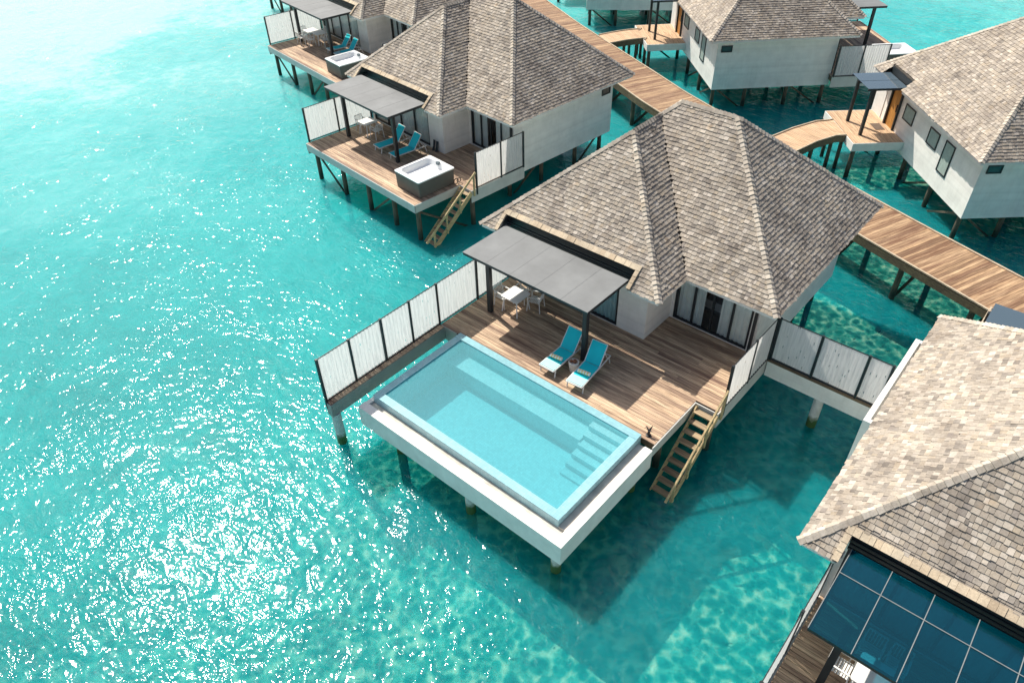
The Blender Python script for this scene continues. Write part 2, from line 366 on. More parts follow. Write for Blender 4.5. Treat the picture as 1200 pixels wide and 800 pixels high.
# ------------------------------------------------------------------ villa data (metres, deck top = 0)
EA, EB, EC, YW, YF, YB, T, HE = -1.865, 6.247, 9.612, 7.561, 9.342, 18.547, .864, 2.607
X0, X1, BX, BY, IY, YK = -1.06, 8.80, 5.375, 8.42, 10.22, 17.80
w2 = (EB-EA)/2; dd = (YB-YF)/2
def rz_(h): return HE+h*T
A_W = Vector((EA, YW, HE)); B_W = Vector((EB, YW, HE)); B_F = Vector((EB, YF, HE)); C_F = Vector((EC, YF, HE))
C_B = Vector((EC, YB, HE)); A_B = Vector((EA, YB, HE))
PW = Vector((EA+w2, YW+w2, rz_(w2))); PP = Vector((EA+w2, YF+w2, rz_(w2)))
R1 = Vector((EA+dd, YF+dd, rz_(dd))); R2 = Vector((EC-dd, YF+dd, rz_(dd)))
NX0, NX1, NY = -.95, 4.97, 8.12     # notch in the front slope for the pergola
CAN = (-.82, 4.82, 5.48, 7.86, 2.75)
ct = 1/math.sqrt(1+T*T)
FACES = [  # eave start, eave end, other corners
    ([A_W, B_W, PW], 'front'), ([B_W, B_F, PP, PW], ''), ([B_F, C_F, R2, R1, PP], ''),
    ([C_F, C_B, R2], ''), ([C_B, A_B, R1, R2], 'back'), ([A_B, A_W, PW, PP, R1], '')]
PN0, PN1, PNY = -.85, 1.55, 18.05   # notch at the back for the porch canopy
def scan(poly2, v):
    xs = []
    for i in range(len(poly2)):
        a, b = poly2[i], poly2[(i+1) % len(poly2)]
        if (a[1] <= v) != (b[1] <= v):
            xs.append(a[0]+(v-a[1])/(b[1]-a[1])*(b[0]-a[0]))
    return sorted(xs)
def roof_shingles():
    rnd = random.Random(5); mb = MB()
    for pts, tag in FACES:
        o = pts[0]; u = (pts[1]-pts[0]).normalized(); n = (pts[1]-pts[0]).cross(pts[2]-pts[0]).normalized(); vv = n.cross(u)
        P2 = [((p-o).dot(u), (p-o).dot(vv)) for p in pts]; vmax = max(p[1] for p in P2)
        ev = .152; v = -.04; row = 0
        while v < vmax-.02:
            va, vb = max(v, .001), min(v+ev*1.25, vmax-.001)
            ia, ib = scan(P2, va), scan(P2, vb)
            if len(ia) < 2: v += ev; continue
            if len(ib) < 2: m_ = (ia[0]+ia[-1])/2; ib = [m_, m_]
            a0, a1 = ia[0], ia[-1]; b0, b1 = ib[0], ib[-1]
            s = a0-.08-rnd.random()*.1
            while s < a1:
                w = rnd.uniform(.08, .20); e = s+w-.007
                l0, l1 = max(s, a0), min(e, a1); m0, m1 = max(s, b0), min(e, b1)
                s += w
                if l1-l0 < .01: continue
                if m1 < m0: m0 = m1 = min(max((l0+l1)/2, b0), b1)
                mid = o+u*((l0+l1)/2)+vv*(v+ev*.5)
                if tag == 'front' and NX0 < mid.x < NX1 and mid.y < NY: continue
                if tag == 'back' and PN0 < mid.x < PN1 and mid.y > PNY: continue
                j = rnd.uniform(-.016, .016)-(.03 if rnd.random() < .03 else 0); th = rnd.uniform(.011, .026); lift = .012+rnd.random()*.006
                vlo = v+j
                def P(a, b, h): return o+u*a+vv*b+n*h
                bt = [P(l0, vlo, .001), P(l1, vlo, .001), P(m1, vb, -.01), P(m0, vb, -.01)]
                tp = [P(l0, vlo, lift+th), P(l1, vlo, lift+th), P(m1, vb, .004), P(m0, vb, .004)]
                mb.hexa(bt, tp)
            v += ev; row += 1
    return mb
def roof_underlay():
    mb = MB(); e = Vector((0, 0, -.03))
    for pts, tag in FACES:
        if tag == '': mb.face([p+e for p in pts])
    fz = lambda x, y: Vector((x, y, HE+(y-YW)*T-.03))
    # front slope, cut round the notch
    def line_x(y, side):  # hip limits
        return EA+(y-YW) if side == 0 else EB-(y-YW)
    mb.face([fz(line_x(NY, 0), NY), fz(line_x(NY, 1), NY), fz(PW.x, PW.y)])
    mb.face([fz(EA, YW), fz(NX0, YW), fz(NX0, NY), fz(line_x(NY, 0), NY)])
    mb.face([fz(NX1, YW), fz(EB, YW), fz(line_x(NY, 1), NY), fz(NX1, NY)])
    gz = lambda x, y: Vector((x, y, HE+(YB-y)*T-.03))
    k = YB-PNY
    mb.face([gz(EC-k, PNY), gz(EA+k, PNY), gz(R1.x, R1.y), gz(R2.x, R2.y)])
    mb.face([gz(PN1, YB), gz(EC, YB), gz(EC-k, PNY), gz(PN1, PNY)])
    mb.face([gz(EA, YB), gz(PN0, YB), gz(PN0, PNY), gz(EA+k, PNY)])
    return mb
def caps():
    rnd = random.Random(9); mb = MB()
    nf = [(p[1]-p[0]).cross(p[2]-p[0]).normalized() for p, t in FACES]
    segs = [(A_W, PW, 5, 0), (B_W, PW, 0, 1), (PW, PP, 5, 1), (PP, R1, 5, 2), (C_F, R2, 2, 3), (R1, R2, 2, 4), (C_B, R2, 3, 4), (A_B, R1, 4, 5)]
    for a, b, i, j in segs:
        d = (b-a).normalized(); ln = (b-a).length; n1, n2 = nf[i], nf[j]
        s1 = d.cross(n1).normalized(); s2 = d.cross(n2).normalized()
        up = (n1+n2).normalized()
        if s1.dot(n2) > 0: s1 = -s1
        if s2.dot(n1) > 0: s2 = -s2
        k = int(ln/.17)
        for q in range(k):
            t0 = q*ln/k-.03; t1 = min(ln, t0+ln/k*1.45); lift0 = rnd.uniform(.058, .076); lift1 = .036
            for s, n in ((s1, n1), (s2, n2)):
                w = rnd.uniform(.11, .135); c0 = a+d*t0; c1 = a+d*t1
                m0 = c0+up*(lift0+.012); m1 = c1+up*lift1
                e0 = c0+s*w+n*(lift0-.012); e1 = c1+s*w*.9+n*(lift1-.01)
                lo = [m0-up*.03, e0-n*.03, e1-n*.03, m1-up*.03]; hi = [m0, e0, e1, m1]
                if (e0-m0).cross(m1-m0).dot(n) < 0: lo.reverse(); hi.reverse()
                mb.hexa(lo, hi)
    return mb
def notch_trim():
    mb = MB(); rnd = random.Random(3)
    n = Vector((0, -T, 1)).normalized(); sl = Vector((0, 1, T)).normalized()
    P = lambda x, y, h: Vector((x, y, HE+(y-YW)*T))+n*h
    x = NX0-.13
    while x < NX1+.13:
        w = rnd.uniform(.12, .24); e = min(x+w-.006, NX1+.13); h = rnd.uniform(.05, .07)
        mb.hexa([P(x, NY-.03, .0), P(e, NY-.03, .0), P(e, NY+.13, .0), P(x, NY+.13, .0)], [P(x, NY-.03, h), P(e, NY-.03, h), P(e, NY+.13, h-.02), P(x, NY+.13, h-.02)])
        x += w
    for xs in (NX0, NX1):
        y = YW
        while y < NY-.05:
            w = .18; ye = min(y+w, NY-.04); x0, x1 = (xs-.13, xs+.02) if xs < 0 else (xs-.02, xs+.13)
            mb.hexa([P(x0, y, 0), P(x1, y, 0), P(x1, ye, 0), P(x0, ye, 0)], [P(x0, y, .085), P(x1, y, .085), P(x1, ye, .07), P(x0, ye, .07)])
            y += w
    return mb
def eave_boards():
    mb = MB(); z0, z1 = HE-.17, HE-.015; i = .05; t = .03
    def run(a, b):
        mb.bar((a[0], a[1], (z0+z1)/2), (b[0], b[1], (z0+z1)/2), t, z1-z0)
    run((EA+i, YB-i), (EA+i, YW+i)); run((EA+i, YW+i), (NX0-.05, YW+i)); run((NX1+.05, YW+i), (EB-i, YW+i))
    run((EB-i, YW+i+t/2), (EB-i, YF+i)); run((EB-i+t/2, YF+i), (EC-i, YF+i)); run((EC-i, YF+i+t/2), (EC-i, YB-i))
    run((EC-i-t/2, YB-i), (PN1+.03, YB-i)); run((PN0-.03, YB-i), (EA+i+t/2, YB-i))
    # soffit boards behind the fascia
    z = HE-.16
    mb.box(EA+.07, X0-.003, YW+.08, YB-.08, z-.02, z); mb.box(X0+.003, NX0-.02, YW+.08, BY-.003, z-.023, z-.003)
    mb.box(NX1+.04, EB-.07, YW+.08, BY-.003, z-.023, z-.003); mb.box(BX+.003, EB-.07, BY+.002, YF+.05, z-.026, z-.006)
    mb.box(BX+.003, EC-.07, YF+.08, IY-.003, z-.03, z-.01); mb.box(X1+.003, EC-.07, IY+.003, YB-.08, z-.034, z-.014)
    mb.box(PN1+.04, X1-.003, YK+.003, YB-.08, z-.023, z-.003)
    return mb
OP1 = (-.90, 4.16, 2.35)   # wing opening x0,x1,height
OP2 = (5.50, 8.55, 2.35)
def walls():
    mb = MB(); t = .14; z0, z1 = -.70, 3.12
    # wing front, with the wide opening
    mb.box(X0, OP1[0], BY, BY+t, z0, z1); mb.box(OP1[0], OP1[1], BY, BY+t, z0, .02); mb.box(OP1[0], OP1[1], BY, BY+t, OP1[2], z1)
    mb.box(OP1[1], BX, BY, BY+t, z0, z1)
    mb.box(BX-t, BX, BY+t, IY, z0, z1)
    mb.box(BX-t, OP2[0], IY, IY+t, z0, z1); mb.box(OP2[0], OP2[1], IY, IY+t, z0, .02); mb.box(OP2[0], OP2[1], IY, IY+t, OP2[2], z1)
    mb.box(OP2[1], X1, IY, IY+t, z0, z1)
    mb.box(X1-t, X1, IY+t, YK, z0, z1); mb.box(X0, X1-t, YK-t, YK, z0, z1); mb.box(X0, X0+t, BY+t, YK-t, z0, z1)
    return mb
def yard_walls():   # open-air bathroom beside the house
    mb = MB(); x0 = -2.22; t = .16; z1 = 1.95
    mb.box(x0, x0+t, 13.15, 17.84, -.7, z1); mb.box(x0+t, X0-.004, 13.15, 13.15+t, -.7, z1); mb.box(x0+t, X0-.004, 17.84-t, 17.84, -.7, z1)
    mb.box(x0+t, X0-.004, 13.15+t, 17.84-t, -.7, -.5); return mb
def floor_slab():
    mb = MB(); mb.box(X0+.145, X1-.145, IY+.145, YK-.145, -.68, .015); mb.box(X0+.145, BX-.145, BY+.145, IY+.144, -.68, .013); return mb
def slider_frame(x0, x1, y, h, k, bw=.075):
    mb = MB(); ya, yb = y+.03, y+.09
    mb.box(x0, x1, ya, yb, .02, .10); mb.box(x0, x1, ya, yb, h-.08, h)
    for i in range(k+1):
        c = x0+(x1-x0)*i/k; w = bw*(1.25 if i in (0, k) else 1)
        a = max(x0, c-w/2) if i else x0; b = min(x1, c+w/2) if i < k else x1
        if i == 0: b = x0+w
        if i == k: a = x1-w
        mb.box(a, b, ya-.004, yb+.004, .09, h-.07)
    return mb
def pane(x0, x1, y, h):
    mb = MB(); mb.face([(x0, y+.06, .09), (x1, y+.06, .09), (x1, y+.06, h-.07), (x0, y+.06, h-.07)]); return mb
def curtain(x0, x1, y, h):
    mb = MB(); n = int((x1-x0)/.035); pts = [(x0+(x1-x0)*i/n, y+.15+.035*math.sin(i*1.15)+.012*math.sin(i*.37)) for i in range(n+1)]
    for a, b in zip(pts, pts[1:]): mb.face([(a[0], a[1], .05), (b[0], b[1], .05), (b[0], b[1], h), (a[0], a[1], h)])
    return mb
def win_frame(axis, k, a0, a1, z0, z1, out=1):
    mb = MB(); f = .055; d0, d1 = (k, k+.05*out) if out > 0 else (k+.05*out, k)
    def bx(a, b, c, e):
        if axis == 'y': mb.box(a, b, d0, d1, c, e)
        else: mb.box(d0, d1, a, b, c, e)
    bx(a0, a1, z0, z0+f); bx(a0, a1, z1-f, z1); bx(a0, a0+f, z0+f, z1-f); bx(a1-f, a1, z0+f, z1-f); return mb
def win_pane(axis, k, a0, a1, z0, z1):
    mb = MB(); f = .05
    if axis == 'y': mb.box(a0+f, a1-f, k+.002, k+.02, z0+f, z1-f)
    else: mb.box(k+.002, k+.02, a0+f, a1-f, z0+f, z1-f)
    return mb

def planks(rows, z=0, th=.035, seed=1, wd=.135, gap=.012):
    """rows: function y -> list of (x0, x1)"""
    rnd = random.Random(seed); mb = MB()
    y0, y1, fn = rows; y = y0
    while y < y1-.02:
        w = min(wd, y1-y)
        for a, b in fn(y+w/2):
            x = a
            while x < b-.01:
                l = rnd.uniform(2.2, 4.6); e = min(b, x+l)
                if b-e < .5: e = b
                zz = z+rnd.uniform(-.004, .003)
                mb.box(x, e-.005, y, y+w-gap, zz-th, zz); x = e
        y += w
    return mb
def deck_rows(pool):
    y0 = 4.30 if pool else 3.95
    def fn(y):
        if y < BY: xs, xe = -1.02, 8.50 if y < 6.8 else 9.34
        elif y < IY: return [(BX+.01, 9.34)]
        else: return [(X1+.01, 9.34)]
        return [(xs, xe)]
    return (y0, 10.36, fn)
def deck_frame(pool):
    y0 = 4.30 if pool else 3.95; mb = MB()
    mb.box(-1.0, 8.45, y0+.06, BY-.01, -.34, -.045); mb.box(8.45, 9.30, 6.86, 10.30, -.34, -.046); mb.box(BX+.02, 8.44, BY, IY-.01, -.34, -.047); return mb
def deck_fascia(pool):
    y0 = 4.30 if pool else 3.95; mb = MB(); d = -.42; t = .04
    if not pool:
        mb.box(-1.06, 8.54, y0-t, y0-.001, d, -.012); mb.box(-1.06, -1.02, y0-.001, BY-.02, d-.2, -.012)
    mb.box(8.502, 8.54, (4.14 if pool else y0-t+.001), 6.80-.04, d, -.012); mb.box(8.502, 9.34, 6.76, 6.798, d, -.012)
    mb.box(9.342, 9.38, 6.76, 10.36, -.66, -.012); return mb
def side_beam():
    mb = MB(); y0 = 4.30; t = .04
    mb.box(-1.06, -.2, y0-t, y0-.001, -.62, -.012); mb.box(-1.06, -1.02, y0-.001, BY-.02, -.62, -.012)
    mb.box(-.86, -.82, -1.16, 4.26, -.58, -.03); mb.box(-1.10, -1.06, -1.16, 4.262, -.58, -.03); mb.box(-1.10, -.82, -1.20, -1.16, -.58, -.03)
    mb.box(-1.06, -.86, -1.16, 4.26, -.56, -.12); return mb
def pool_side_boards():
    return planks((-1.16, 4.25, lambda y: [(-1.09, -.83)]), 0, .03, 7, .14)

def pile_at(x, y, z1, r=.12, key=None): 
    mb = MB(); mb.tube((x, y, BED-.3), (x, y, z1), r*1.08, r*.95, 12); return mb
def part(name, mb, mat, parent, mir=1, smooth=False, label=None):
    o = obj(name, mb.mesh(name, mat, mir, smooth), parent)
    if label: o['label'] = label
    return o
def smooth_sides(o):
    for p in o.data.polygons:
        if len(p.vertices) == 4: p.use_smooth = True

V = {}
def W(v, x, y, z=0):      # villa-local point -> world
    px, py, yaw, m = V[v]; y *= m; c, s = math.cos(yaw), math.sin(yaw)
    return (px+c*x-s*y, py+s*x+c*y, z)

def villa(key, px, py, yaw, m, label, pool=False, curtains=(1, 1), sliders='curtain', glass_roof=False, corner_piles=True):
    V[key] = (px, py, yaw, m)
    t = thing('overwater_villa', label, 'villa', (px, py, 0), yaw, 'shingle-roofed villas standing on stilts')
    def P(name, k, fn, mat, parent=t, smooth=False):
        return obj(name, cached(k, fn, mat, m, smooth, name), parent)
    rf = P('roof', 'roof', roof_shingles, 'shingle')
    P('ridge_cap', 'caps', caps, 'ridge', rf); P('underlay', 'underlay', roof_underlay, 'underlay', rf)
    P('fascia', 'eaves', eave_boards, 'trim', rf); P('notch_border', 'notch', notch_trim, 'edge_shingle', rf)
    P('wall', 'walls', walls, 'wall'); P('yard_wall', 'yard', yard_walls, 'trim'); P('floor', 'floor', floor_slab, 'room')
    # pergola-side sliding doors
    d1 = P('sliding_door', 'sl1', lambda: slider_frame(OP1[0], OP1[1], BY, OP1[2], 4), 'dark_metal')
    P('glass_pane', 'pn1', lambda: pane(OP1[0], OP1[1], BY, OP1[2]), 'glass', d1)
    P('curtain', 'cu1', lambda: curtain(OP1[0]+.1, OP1[1]-.1, BY, OP1[2]), 'teal_curtain' if key in ('main', 'vr') else 'curtain', d1) if sliders == 'curtain' else None
    d2 = P('sliding_door', 'sl2', lambda: slider_frame(OP2[0], OP2[1], IY, OP2[2], 4), 'dark_metal')
    P('glass_pane', 'pn2', lambda: pane(OP2[0], OP2[1], IY, OP2[2]), 'glass', d2)
    P('curtain', 'cu2', lambda: curtain(OP2[0]+.1, OP2[0]+1.15, IY, OP2[2]), 'curtain', d2)
    P('curtain', 'cu3', lambda: curtain(OP2[1]-1.25, OP2[1]-.08, IY, OP2[2]), 'curtain', d2)
    # back windows
    for q, (a, b, c, e) in enumerate(((1.2, 2.3, .93, 1.74), (4.0, 5.0, .88, 1.72), (5.62, 6.5, .2, 1.76))):
        f = P('window', 'wf%d' % q, lambda: win_frame('y', YK, a, b, c, e), 'dark_metal')
        P('pane', 'wp%d' % q, lambda: win_pane('y', YK, a, b, c, e), 'blind', f)
    f = P('window', 'wf9', lambda: win_frame('x', X1, 16.88, 17.56, 1.62, 2.02), 'dark_metal')
    P('pane', 'wp9', lambda: win_pane('x', X1, 16.88, 17.56, 1.62, 2.02), 'dark_pane', f)
    # entrance
    dr = P('entrance_door', 'door', lambda: MB().box(-.28, .62, YK+.002, YK+.06, .0, 2.25), 'door_wood')
    P('door_jamb', 'jamb', lambda: MB().box(-.40, -.282, YK+.002, YK+.16, 0, 2.35).box(.622, .70, YK+.002, YK+.12, 0, 2.35), 'dark_metal', dr)
    P('handle', 'dhandle', lambda: MB().box(.46, .50, YK+.06, YK+.11, .95, 1.35), 'dark_metal', dr)
    P('porch_deck', 'porch', lambda: planks((YK+.02, 20.5, lambda y: [(-2.1, 2.1)]), 0, .04, 4, .14), 'porch')
    P('porch_fascia', 'porchf', lambda: MB().box(-2.14, -2.102, YK+.01, 20.54, -.45, -.008).box(2.102, 2.14, YK+.01, 20.54, -.45, -.008).box(-2.102, 2.102, 20.502, 20.54, -.45, -.008).box(-2.05, 2.05, YK+.05, 20.45, -.3, -.05), 'wall')
    P('dark_wall_strip', 'wallstrip', lambda: MB().box(8.62, 8.72, IY-.10, IY-.02, 0, 2.45), 'dark_metal')  # dark upright strip on the inner front wall
    # deck
    k = 'p' if pool else 'n'
    dk = P('deck', 'deck'+k, lambda: planks(deck_rows(pool), 0, .035, 2), 'deck')
    P('joist', 'dframe'+k, lambda: deck_frame(pool), 'beam', dk)
    P('deck_fascia', 'dfas'+k, lambda: deck_fascia(pool), 'grey_board', dk)
    if pool: P('side_beam', 'sbeam', side_beam, 'dark_board', dk)
    if pool: P('walkway_boards', 'pside', pool_side_boards, 'deck', dk)
    # stilts
    spots = [(x, y) for y in (10.3, 12.7, 15.4, 17.5) for x in (-.7, 2.3, 5.3, 8.3)] + [(-1.9, 20.3), (1.9, 20.3), (-.75, 8.2)]
    if not pool: spots += [(x, 4.2) for x in (-.6, 1.9, 4.2, 6.4, 8.35)]
    else: spots += [(x, 5.2) for x in (.2, 3.0, 5.8, 8.2)]
    spots.append((9.1, 7.0))
    for i, (x, y) in enumerate(spots):
        o = obj('stilt', cached('stilt', lambda: MB().tube((0, 0, BED-.3), (0, 0, 0), .135, .115, 12), 'pile', 1, False, 'stilt'), t)
        o.location = (x, y*m, -.30 if y < 9 or y > 18 else -.66)
    br = [((8.3, 17.5, -.7), (8.3, 15.4, -2.3)), ((8.3, 10.3, -2.3), (8.3, 12.7, -.7)), ((2.3, 17.5, -2.3), (5.3, 17.5, -.7)), ((5.3, 17.5, -2.3), (8.3, 17.5, -.7)),
          ((-1.9, 20.3, -.5), (-.7, 17.5, -2.4))]
    if not pool: br += [((-.6, 4.2, -.4), (1.9, 4.2, -2.2)), ((4.2, 4.2, -2.2), (6.4, 4.2, -.4)), ((8.35, 4.2, -.5), (9.1, 7.0, -2.3))]
    for i, (a, b) in enumerate(br):
        P('brace', 'br%s%d' % (k, i), lambda: MB().bar(a, b, .07, .10), 'pile')
    return t

def tloc(v, x, y, z=0): return W(v, x, y, z)
def yawof(v): return V[v][2]

# ------------------------------------------------------------------ things on the decks
def pergola(v, label, glass=False):
    m = V[v][3]; x0, x1, y0, y1, z = CAN
    if glass: y1 = 7.98; x0 = -.80; x1 = 4.72
    t = thing('pergola', label, 'pergola', tloc(v, 0, 0), yawof(v), 'pergolas fixed to the villas')
    def P(name, mb, mat, par=t): return part(name, mb, mat, par, m)
    if glass:
        n = 6; xs = [x0+(x1-x0)*i/n for i in range(n+1)]
        g = MB()
        for a, b in zip(xs, xs[1:]):
            g.box(a+.006, b-.006, y0, 7.2, z-.012, z); g.box(a+.006, b-.006, 7.21, y1, z-.012, z)
        P('glass_roof', g, 'roof_glass')
        fr = MB()
        for x in xs: fr.box(x-.009, x+.009, y0, y1, z+.001, z+.012)
        fr.box(x0, x1, 7.195, 7.215, z+.013, z+.02)
        P('glazing_bar', fr, 'bar_grey')
    else:
        g = MB(); rnd = random.Random(2); k = 36
        for i in range(k):
            a = x0+(x1-x0)*i/k; b = x0+(x1-x0)*(i+1)/k
            ha, hb = z+.0012*math.sin(i*1.7), z+.0012*math.sin((i+1)*1.7)
            g.hexa([(a, y0, ha-.02), (b, y0, hb-.02), (b, y1, hb-.02), (a, y1, ha-.02)], [(a, y0, ha), (b, y0, hb), (b, y1, hb), (a, y1, ha)])
        cn = P('canopy', g, 'canopy_grey')
        for q in range(1, 5):
            x = x0+(x1-x0)*q/5; P('seam', MB().box(x-.012, x+.012, y0, y1, z+.0015, z+.004), 'canopy_grey', cn)
    f = MB()
    f.box(x0, x1, y0+.02, y0+.09, z-.13, z-.03); f.box(x0, x0+.07, y0+.09, y1, z-.13, z-.032); f.box(x1-.07, x1, y0+.09, y1, z-.13, z-.032)
    for x in (1.0, 2.9): f.box(x-.03, x+.03, y0+.09, y1, z-.12, z-.035)
    P('frame', f, 'dark_metal')
    # dark louvre and back-board closing the gap to the roof
    b = MB()
    b.box(NX0+.03, NX1-.03, BY-.16, BY-.12, 2.35, 3.25)
    for i in range(3): b.box(NX0+.04, NX1-.04, y1+.06+i*.09, y1+.10+i*.09, z-.10+i*.05, z-.07+i*.05)
    P('back_louvre', b, 'dark_metal')
    for x in (-.12, 4.37): P('post', MB().box(x-.085, x+.085, 6.0, 6.17, 0, z-.13), 'dark_metal')
    return t
def porch_canopy(v, label):
    m = V[v][3]; t = thing('porch_canopy', label, 'canopy', tloc(v, 0, 0), yawof(v), 'small glass canopies over the entrances')
    part('glass_roof', MB().box(-.70, .38, 18.2, 20.25, 2.66, 2.68).box(.42, 1.48, 18.2, 20.25, 2.66, 2.68), 'porch_glass', t, m)
    part('frame', MB().box(.37, .43, 18.2, 20.25, 2.56, 2.64).box(-.70, -.64, 18.2, 20.25, 2.56, 2.64).box(1.42, 1.48, 18.2, 20.25, 2.56, 2.64).box(-.64, .37, 18.2, 18.28, 2.56, 2.64).box(.43, 1.42, 18.2, 18.28, 2.56, 2.64).box(-.8, 1.5, 18.08, 18.13, 2.45, 3.0), 'dark_metal', t, m)
    for x in (-.70, 1.12): part('post', MB().box(x-.075, x+.075, 19.72, 19.87, 0, 2.56), 'dark_metal', t, m)
    return t
def screen(v, label, pts, hgt=1.89, z0=.04, group='perforated white privacy screens', gaps=(), deep_first=False, fold=.016, cat='privacy screen'):
    """pts: run of post positions (x,y); panels between consecutive posts"""
    m = V[v][3]; t = thing('privacy_screen', label, cat, tloc(v, 0, 0), yawof(v), group)
    for i, (x, y) in enumerate(pts):
        zb = -.32 if (deep_first and i in (0,)) else -.02
        part('post', MB().box(x-.04, x+.04, y-.04, y+.04, zb, hgt+.01), 'dark_metal', t, m)
    for i, (a, b) in enumerate(zip(pts, pts[1:])):
        if i in gaps: continue
        a = Vector((*a, 0)); b = Vector((*b, 0)); d = (b-a).normalized(); nrm = Vector((-d.y, d.x, 0)); a2 = a+d*.05; b2 = b-d*.05
        mb = MB(); k = max(1, int((b2-a2).length/.075)); z1 = hgt-.035; zz = z0+.05
        # folded sheet: shallow ribs
        P_ = [a2+(b2-a2)*(i_/k)+nrm*(fold if i_ % 2 else -fold) for i_ in range(k+1)]
        for p, q in zip(P_, P_[1:]): mb.face([(p.x, p.y, zz), (q.x, q.y, zz), (q.x, q.y, z1), (p.x, p.y, z1)])
        part('panel', mb, 'screen', t, m)
        part('rail', MB().bar(a2+Vector((0, 0, hgt-.015)), b2+Vector((0, 0, hgt-.015)), .022, .03), 'dark_metal', t, m)
        part('rail', MB().bar(a2+Vector((0, 0, z0)), b2+Vector((0, 0, z0)), .045, .05), 'dark_metal', t, m)
    return t
def staircase(v, label, rail_side=1):
    m = V[v][3]; t = thing('wooden_staircase', label, 'stairs', tloc(v, 0, 0), yawof(v), 'timber stairs down into the water')
    y0, y1, z1 = 6.74, 4.0, -2.35; x0, x1 = 8.60, 9.42; n = 10
    for x in (x0, x1-.06):
        part('stringer', MB().bar((x+.03, y0, -.10), (x+.03, y1-.1, z1-.1), .05, .24), 'stair', t, m)
    for i in range(n):
        f = (i+.6)/n; y = y0+(y1-y0)*f; z = z1*f+.02
        part('tread', MB().box(x0+.055, x1-.065, y-.13, y+.10, z-.045, z), 'tread', t, m)
    xr = x1+.02
    part('handrail', MB().bar((xr, 7.02, .92), (xr, 3.75, -1.62), .06, .11), 'stair', t, m)
    for f, z_ in ((0, None), (.32, None), (.62, None), (.9, None)):
        y = 6.9+(3.95-6.9)*f; zt = .92+(y-7.02)/(3.75-7.02)*(-2.54); zb = max((y-6.74)/(4.0-6.74)*(-2.35)-.2, BED) if f else -.3
        part('newel', MB().box(xr-.035, xr+.035, y-.04, y+.04, zb, zt-.03), 'stair', t, m)
    return t
def lounger(v, x, y, rot, label, towel=True, pale=True):
    m = V[v][3]; wx, wy, wz = tloc(v, x, y)
    t = thing('sun_lounger', label, 'sun lounger', (wx, wy, 0), yawof(v)+rot*m, 'turquoise sun loungers on the villa decks')
    # foot at y=0, head at +y ; centre x=0
    s = MB()
    s.bar((-.31, 0, .33), (-.31, 1.98, .33), .035, .045); s.bar((.31, 0, .33), (.31, 1.98, .33), .035, .045)
    s.bar((-.31, .0, .33), (.31, .0, .33), .035); s.bar((-.31, 1.97, .33), (.31, 1.97, .33), .035); s.bar((-.31, 1.2, .31), (.31, 1.2, .31), .03)
    part('frame', s, 'white_metal', t, m)
    for sx in (-1, 1):
        for yy, dy in ((.14, -.06), (1.86, .10)):
            part('leg', MB().bar((sx*.31, yy, .32), (sx*.31, yy+dy, .0), .035), 'white_metal', t, m)
    seat = MB(); k = 14
    def strip(mb, p0, p1, sag, th=.018, hw=.285, k=10):
        pts = [Vector(p0)+(Vector(p1)-Vector(p0))*(i/k)-Vector((0, 0, sag*math.sin(PI*i/k))) for i in range(k+1)]
        for a, b in zip(pts, pts[1:]):
            mb.hexa([(-hw, a.y, a.z-th), (hw, a.y, a.z-th), (hw, b.y, b.z-th), (-hw, b.y, b.z-th)], [(-hw, a.y, a.z), (hw, a.y, a.z), (hw, b.y, b.z), (-hw, b.y, b.z)])
    strip(seat, (0, .42 if pale else .03, .365), (0, 1.19, .365), .02)
    part('seat', seat, 'teal', t, m)
    if pale:
        ft = MB(); strip(ft, (0, .02, .375), (0, .415, .37), .01, .02, .30); part('foot_cover', ft, 'pale_teal', t, m)
    bk = MB(); strip(bk, (0, 1.22, .37), (0, 1.70, 1.0), .0, .022, .285); part('backrest', bk, 'teal', t, m)
    bf = MB()
    for sx in (-1, 1):
        bf.bar((sx*.30, 1.21, .345), (sx*.30, 1.72, 1.005), .028); bf.bar((sx*.27, 1.55, .78), (sx*.27, 1.80, .34), .022)
    bf.bar((-.3, 1.72, 1.0), (.3, 1.72, 1.0), .028)
    part('backrest_frame', bf, 'white_metal', t, m)
    return t
def towel_roll(v, x, y, rot, label):
    m = V[v][3]; wx, wy, wz = tloc(v, x, y)
    t = thing('rolled_towel', label, 'towel', (wx, wy, .365), yawof(v)+rot*m, 'striped towels rolled up on the loungers')
    a, b = MB(), MB(); n = 9; ln = .46
    for i in range(n):
        p = -ln/2+ln*i/n; (a if i % 2 == 0 else b).tube((p, 0, .06), (p+ln/n, 0, .06), .068+.003*(i % 2), n=14)
    part('towel_body', a, 'towel_a', t, m); part('stripe', b, 'towel_b', t, m); return t
def side_basket(v, x, y, label):
    wx, wy, wz = tloc(v, x, y)
    t = thing('basket_stool', label, 'basket', (wx, wy, 0), yawof(v))
    b = MB(); b.lathe([(.13, 0), (.15, .1), (.17, .25), (.185, .37), (.19, .42), (.17, .44), (.155, .40), (.05, .38)], n=22)
    part('basket', b, 'basket', t, smooth=False)
    c = MB()
    c.lathe([(.02, .385), (.07, .40), (.085, .44), (.07, .49), (.03, .505)], (.03, .02, 0), 14)
    c.lathe([(.02, .385), (.05, .40), (.06, .43), (.045, .465), (.02, .475)], (-.08, -.04, 0), 12)
    part('coconut', c, 'coconut', t, smooth=True); return t
